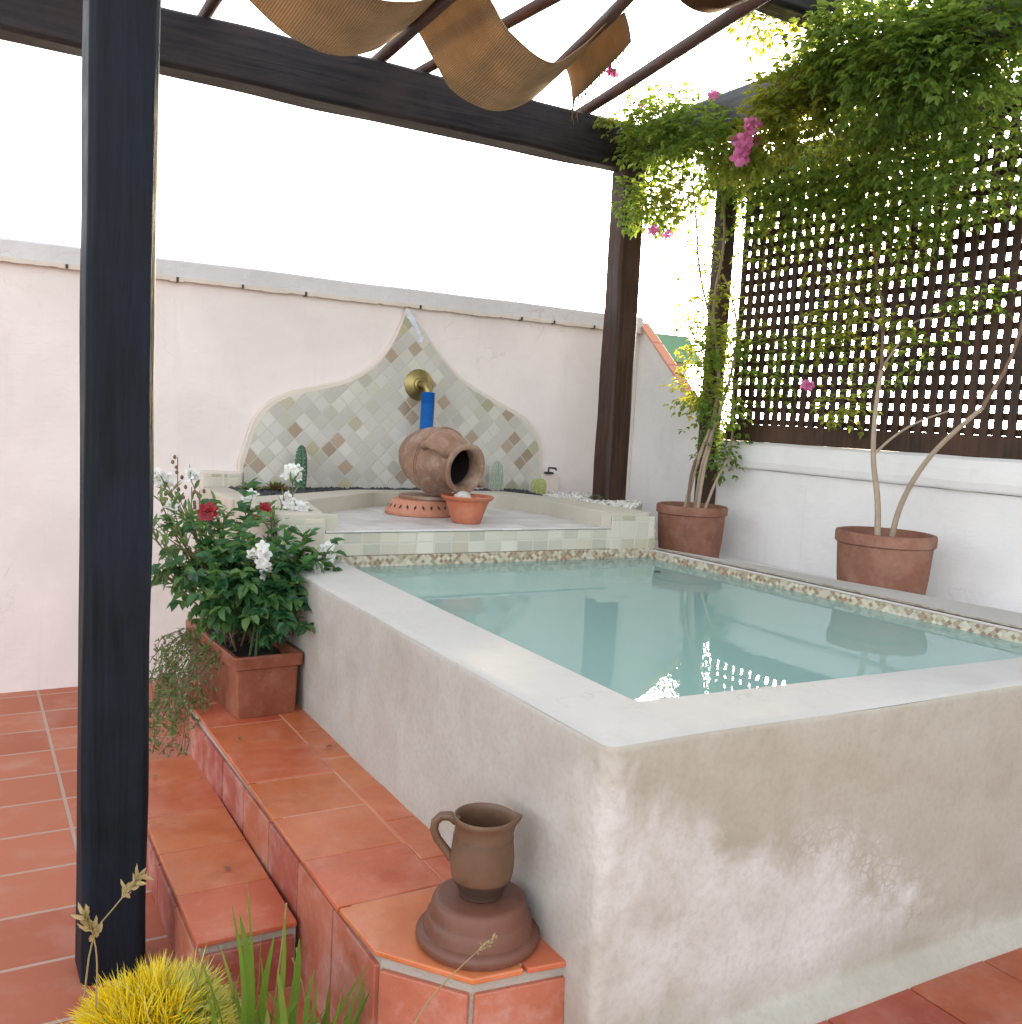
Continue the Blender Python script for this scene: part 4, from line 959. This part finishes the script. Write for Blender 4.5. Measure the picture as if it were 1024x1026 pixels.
# lighter sprays
for (px, py, x, rad, n) in ((800, 110, 1.93, (.09, .12, .08), 80), (770, 140, 1.95, (.07, .12, .07), 60), (825, 85, 1.92, (.06, .10, .10), 46), (785, 90, 1.9, (.04, .06, .11), 40), (768, 14, 1.75, (.05, .07, .05), 26), (740, 155, 1.95, (.07, .10, .06), 50), (860, 140, 2.25, (.06, .10, .05), 30)):
    foliage_blob(my, st, r, at(px, py, x=x), rad, n, (.030, .016))
DENS = 2.4
# scattered on the lattice
for (px, py, x, rad, n, mm) in ((770, 235, 2.43, (.04, .12, .07), 20, m), (830, 240, 2.43, (.04, .14, .09), 28, m), (900, 255, 2.43, (.04, .12, .08), 22, m), (760, 260, 2.43, (.03, .08, .06), 8, my), (835, 330, 2.42, (.04, .10, .14), 40, my), (815, 345, 2.42, (.04, .12, .08), 26, m), (775, 375, 2.42, (.04, .10, .09), 26, m), (760, 345, 2.43, (.03, .08, .06), 14, m), (845, 408, 2.38, (.04, .055, .06), 20, my), (890, 330, 2.36, (.04, .06, .10), 16, my), (931, 345, 2.38, (.03, .05, .06), 16, m), (860, 290, 2.42, (.04, .08, .07), 14, my), (880, 375, 2.35, (.03, .05, .05), 8, m), (790, 215, 2.42, (.03, .14, .06), 22, my), (850, 225, 2.42, (.03, .14, .06), 22, my), (910, 235, 2.42, (.03, .12, .06), 18, my), (800, 265, 2.44, (.02, .14, .05), 12, my), (880, 270, 2.44, (.02, .12, .05), 12, my), (745, 225, 2.42, (.03, .08, .08), 18, m), (750, 300, 2.44, (.02, .07, .09), 10, my), (975, 300, 2.4, (.04, .08, .1), 20, m)):
    foliage_blob(mm, st, r, at(px, py, x=x), rad, n, (.029, .0155), .09)
m.build('foliage', VINE_L, V2); my.build('young_sun_tinted_foliage', VINE_Y, V2); tag(st.build('twig', STEMD, V2), kind='stuff')
blossom(V2, 744, 148, 1.78, 9, .034); blossom(V2, 757, 128, 1.78, 4, .026); blossom(V2, 810, 385, 2.4, 4, .026); blossom(V2, 815, 4, 1.8, 3, .024); blossom(V2, 752, 140, 1.85, 3, .024)

DENS = 1.1
# rose bush in the planter
rb = thing('rose_bush', PL+Vector((0, -.05, .17)), 'dark green rose bush with red blooms in the clay planter', 'rose bush')
m = MB(); st = MB()
def compound(m, o, d, r, L, lw):
    pinnate(m, o, d, r, L, 2, lw, .5)
for (c, rad, n) in (((-.19, 1.76, -.06), (.13, .13, .10), 100), ((-.12, 1.80, -.02), (.13, .13, .11), 95), ((-.26, 1.84, .0), (.12, .12, .12), 80), ((-.20, 1.95, .06), (.14, .14, .10), 70), ((-.08, 1.70, -.09), (.09, .10, .08), 50), ((-.02, 1.86, -.02), (.10, .10, .07), 40)):
    foliage_blob(m, st, r, c, rad, n, (.045, .029), .09, .55, .35)
for k in range(9):
    o = PROT @ Vector((r.uniform(-.05, .05), r.uniform(-.22, .1), .165)); e = Vector((r.uniform(-.32, .02), r.uniform(1.66, 2.0), r.uniform(-.08, .12)))
    p = smooth_pts([o, o.lerp(e, .5)+Vector((r.uniform(-.03, .03), r.uniform(-.03, .03), .03)), e], 1); st.tube(p, [.005]+[.004]*(len(p)-2)+[.002], 6)
m.build('foliage', ROSE_L, rb); st.build('stem', STEMG, rb)
def rose(parent, c, R_):
    m = MB(); c = Vector(c); f = (CAM-c).normalized()+Vector((0, 0, .6))
    for k, q in enumerate((1., .92, .8, .66, .5, .36, .22)): flower_star(m, c+f.normalized()*R_*.16*k, f+rv(r)*.35, r, R_*q, 7)
    m.build('flower', RED, parent)
rose(rb, at(208, 513, y=1.85), .034); rose(rb, at(266, 508, y=1.95), .022); rose(rb, at(257, 520, y=1.98), .016)

# white flowering plant behind and around the rose
wf = thing('flowering_plant', PL+Vector((0, .15, .17)), 'loose narrow leaved plant with white flower clusters behind the rose bush', 'flowering plant')
m = MB(); st = MB()
def shoot(m, st, o, e, r, n, lw, bend=.06):
    mid = o.lerp(e, .55)+Vector((r.uniform(-bend, bend), r.uniform(-bend, bend), bend*.6)); p = smooth_pts([o, mid, e], 2); st.tube(p, [.003*(1-i/len(p))+.0012 for i in range(len(p))], 5)
    for i in range(n):
        k = .25+.75*(i+.5)/n; j = min(int(k*(len(p)-1)), len(p)-2); q = p[j]; t = (p[j+1]-p[j]).normalized()
        leaflet(m, q, t*.55+rv(r)*.6+Vector((0, 0, .2)), Vector((0, 0, 1))+rv(r)*.3, lw[0]*r.uniform(.7, 1.2), lw[1]*r.uniform(.8, 1.2), .15, .15)
soil0 = lambda: PROT @ Vector((r.uniform(-.06, .06), r.uniform(-.1, .25), .17))
heads = [(293, 474, 2.25, 16), (208, 520, 2.1, 3), (165, 482, 2.2, 8), (158, 478, 2.2, 5), (190, 478, 2.15, 4), (172, 505, 2.0, 4), (262, 557, 1.62, 8), (330, 553, 1.75, 4), (322, 566, 1.72, 5), (300, 510, 2.1, 8), (285, 500, 2.15, 5), (252, 500, 2.1, 4), (268, 570, 1.65, 3)]
for (px, py, y, n) in heads:
    e = at(px, py, y=y); o = soil0(); shoot(m, st, o, e, r, 20, (.055, .013))
    f = MB()
    for k in range(n): flower_star(f, e+Vector((r.gauss(0, .013), r.gauss(0, .011), r.gauss(0, .015)))*(n > 2), (CAM-e).normalized()+rv(r)*.6, r, .021, 5)
    f.build('flower_cluster', WHITE, wf)
for (px, py, y) in ((160, 500, 2.0), (175, 530, 1.9), (190, 515, 2.0), (165, 545, 1.85), (200, 535, 1.95), (158, 570, 1.8), (225, 515, 2.0), (240, 530, 2.0), (250, 512, 2.1), (275, 520, 2.0), (290, 540, 1.9), (300, 560, 1.8), (180, 500, 2.1), (310, 575, 1.75), (165, 520, 2.0), (155, 540, 1.9), (270, 505, 2.05), (215, 500, 2.1), (140, 520, 2.0), (130, 560, 1.9), (320, 560, 1.7), (305, 545, 1.8)):
    shoot(m, st, soil0(), at(px, py, y=y), r, 26, (.060, .013))
m.build('foliage', OLEA_L, wf)
for (px, py, y) in ((178, 458, 2.2), (200, 492, 2.15), (192, 488, 2.1), (172, 490, 2.2)):     # bare budded stems
    e = at(px, py, y=y); o = at(px-6, 540, y=2.1); p = smooth_pts([o, o.lerp(e, .5)+Vector((.01, 0, 0)), e], 1); st.tube(p, .0018, 5)
    for k in range(5): blob(st, e-Vector((r.uniform(-.03, .03), 0, .03*k*.6)), .006, k, (1, 1, 1.3))
st.build('stem', STEMD, wf)

# trailing fine plant at the left end of the bench
tr = thing('trailing_plant', (-.33, 2.1, BZ+.16), 'fine twiggy plant trailing over the left side of the planter to the floor', 'trailing plant')
m = MB(); st = MB()
for k in range(46):
    o = PROT @ Vector((-.09+r.uniform(-.02, .03), r.uniform(-.15, .28), .19)); e = o+Vector((-.10-.10*r.random(), r.uniform(-.12, .12), -.15-.28*r.random()))
    mid = o.lerp(e, .4)+Vector((-.06+r.gauss(0, .03), r.gauss(0, .03), .03+r.gauss(0, .03))); m2 = o.lerp(e, .75)+rv(r)*.025; p = smooth_pts([o, mid, m2, e], 2); st.tube(p, [.0012]*len(p), 4)
    for i in range(2, len(p)-1):
        for q in range(3): leaflet(m, p[i]+rv(r)*.006, rv(r)+Vector((0, 0, -.3)), Vector((0, 0, 1))+rv(r)*.5, .022*r.uniform(.6, 1.5), .0075, .1, .1)
m.build('foliage', OLEA_L, tr); st.build('stem', STEMD, tr)

# yellow spiky plant in the foreground
YC = Vector((-.715, .30, -.60)); YR = .160
yp = thing('spiky_plant', (YC.x, YC.y, FZ), 'bright yellow plant with needle like leaves in the bottom left foreground', 'plant')
m = MB(); mg = MB()
for k in range(6500):
    d = rv(r).normalized(); d.z = abs(d.z)*1.0-.15; d.normalize()
    bumps = 1+.14*noise.noise(d*3.2)+.05*noise.noise(d*9); o = YC+d*YR*.62*bumps; L = YR*(.26+.26*r.random())*bumps
    dd = (d+rv(r)*.55+Vector((0, 0, .12))).normalized(); s = dd.orthogonal().normalized()*.0017; t = dd.cross(s)
    e = o+dd*L; mid = o+dd*L*.55+Vector((0, 0, .004))
    edge = (d.x > .25 and r.random() < .75) or d.z < .25 or r.random() < .12
    (mg if edge else m).add([o+s, o-s*.5+t*.9, o-s*.5-t*.9, mid+s*.8, mid-s*.4+t*.7, mid-s*.4-t*.7, e], [(0, 1, 4, 3), (1, 2, 5, 4), (2, 0, 3, 5), (3, 4, 6), (4, 5, 6), (5, 3, 6)])
m.build('inner_needle', YEL, yp); mg.build('outer_needle', YELG, yp)
m = MB(); m.lathe([(.10, 0), (.13, .10), (.135, .105), (.14, .13), (.13, .14), (.002, .135)], 32, Matrix.Translation((YC.x, YC.y, FZ+.001)), cap1=False); m.build('pot', POT, yp, smooth=True)

# grass weeds
gw = thing('grass_clump', (-.50, .27, FZ), 'clump of broad green grass blades growing in front of the tiled step', 'grass')
m = MB(); st = MB()
def blade(m, o, e, w, r, sag=.04, k=8):
    mid = o.lerp(e, .55)+Vector((r.uniform(-.02, .02), r.uniform(-.02, .02), sag)); p = smooth_pts([o, mid, e], 2); n = len(p); side = Vector((r.uniform(-1, 1), r.uniform(-1, 1), 0)).normalized(); vs = []; fs = []
    side = (_R*.8+rv(r)*.45).normalized()
    for i, q in enumerate(p):
        u = i/(n-1); ww = w*math.sin(math.pi*min(1, .12+u*.88))**.7*(1-u**3)+.0004; up = Vector((0, 0, 1))
        vs += [q-side*ww, q+Vector((0, 0, -ww*.35)), q+side*ww]
    for i in range(n-1):
        for j in range(2): a = i*3+j; fs.append((a, a+1, a+4, a+3))
    m.add(vs, fs)
gb = [((255, 1030), (247, 880)), ((240, 1030), (232, 905)), ((250, 1000), (240, 915)), ((268, 1030), (285, 915)), ((262, 1030), (275, 935)), ((290, 1040), (318, 985)), ((300, 1050), (370, 965)), ((310, 1050), (345, 985)), ((280, 1050), (300, 940)), ((230, 1040), (205, 975)), ((245, 1040), (220, 945)), ((320, 1050), (372, 990)), ((275, 1050), (262, 960)), ((300, 1060), (330, 1005)), ((260, 1060), (235, 985)), ((330, 1060), (360, 1010)), ((225, 1050), (200, 960)), ((290, 1050), (278, 970)), ((250, 1050), (300, 1000)), ((340, 1060), (355, 1000)), ((235, 1050), (262, 925))]
for (a, b) in gb:
    yy = r.uniform(.18, .30); blade(m, at(a[0], a[1]+60, y=yy), at(b[0], b[1], y=yy-r.uniform(0, .06)), r.uniform(.0045, .0095), r, r.uniform(.0, .05))
for k in range(34):
    x = r.uniform(200, 350); yy = r.uniform(.16, .32); blade(m, at(x, 1090, y=yy), at(x+r.uniform(-45, 45), r.uniform(965, 1030), y=yy), r.uniform(.003, .007), r, .02)
m.build('blade', GRASS_L, gw)
m = MB()
for (a, b) in (((292, 1035), (297, 950)), ((262, 1040), (287, 905)), ((310, 1030), (293, 960))):
    p = smooth_pts([at(a[0], a[1]+50, y=.24), at((a[0]+b[0])/2+5, (a[1]+b[1])/2, y=.23), at(b[0], b[1], y=.22)], 2); m.tube(p, .0016, 5)
m.build('stalk', DRY, gw)

def seedhead(name, pts, label, nn, rr_):
    o = thing(name, pts[0], label, 'grass stalk'); p = smooth_pts(pts, 2); m = MB(); m.tube(p, [.0016*(1-.5*i/len(p)) for i in range(len(p))], 5); m.build('stalk', DRY, o)
    m = MB(); n = len(p); e, d = p[-1], (p[-1]-p[-3]).normalized()
    for k in range(nn):
        q = e-d*(.045*k/nn); leaflet(m, q, d+rv(r)*.5, rv(r).normalized(), rr_*r.uniform(.7, 1.2), rr_*.35, .2, .1)
    m.build('seed_head', DRY, o)
seedhead('grass_stalk', [at(400, 1060, y=-.10), at(425, 1005, y=-.08), at(470, 960, y=-.05), at(496, 939, y=-.03)], 'single dry grass stalk with a seed head leaning in front of the bench end', 26, .012)
seedhead('grass_stalk', [at(84, 1000, y=.22), at(92, 935, y=.22), at(118, 905, y=.22), at(140, 877, y=.22)], 'dry grass stalk with a feathery head in front of the near black post', 30, .022)
seedhead('grass_stalk', [at(96, 1010, y=.2), at(98, 960, y=.2), at(92, 930, y=.2), at(86, 918, y=.2)], 'short withered stalk at the left, between the yellow plant and the black post', 26, .026)
# a few fallen leaves and petals on the tiles
rl = random.Random(12)
deadm = m_leaf('dry brown leaf', [(.16, .10, .05), (.26, .16, .07)], (.4, .25, .08), .2)
for (x, y, z, lab) in ((-.285, 1.42, BZ, 'curled brown leaf on the bench ledge just in front of the clay planter'), (-.50, 1.62, SZ, 'curled brown leaf at the far end of the lower step'), (-.05, 1.28, BZ, 'small brown leaf on the bench ledge against the pool wall'), (-.43, .93, SZ, 'small brown leaf in the middle of the lower step')):
    m = MB(); leaflet(m, Vector((x, y, z+.004)), Vector((rl.uniform(-1, 1), rl.uniform(-1, 1), .15)), Vector((0, 0, 1)), .022, .012, .3, .15); tag(m.build('fallen_leaf', deadm), lab, 'leaf', 'fallen leaves')
# leaf drifting on the water
m = MB(); leaflet(m, Vector((1.40, 1.62, -.031)), Vector((1, .4, 0)), Vector((0, 0, 1)), .05, .028, .05, .0)
tag(m.build('fallen_leaf', m_plain('dead leaf', (.09, .055, .03), .8, .3, 40)), 'small dead leaf floating on the water near the far right corner', 'leaf')
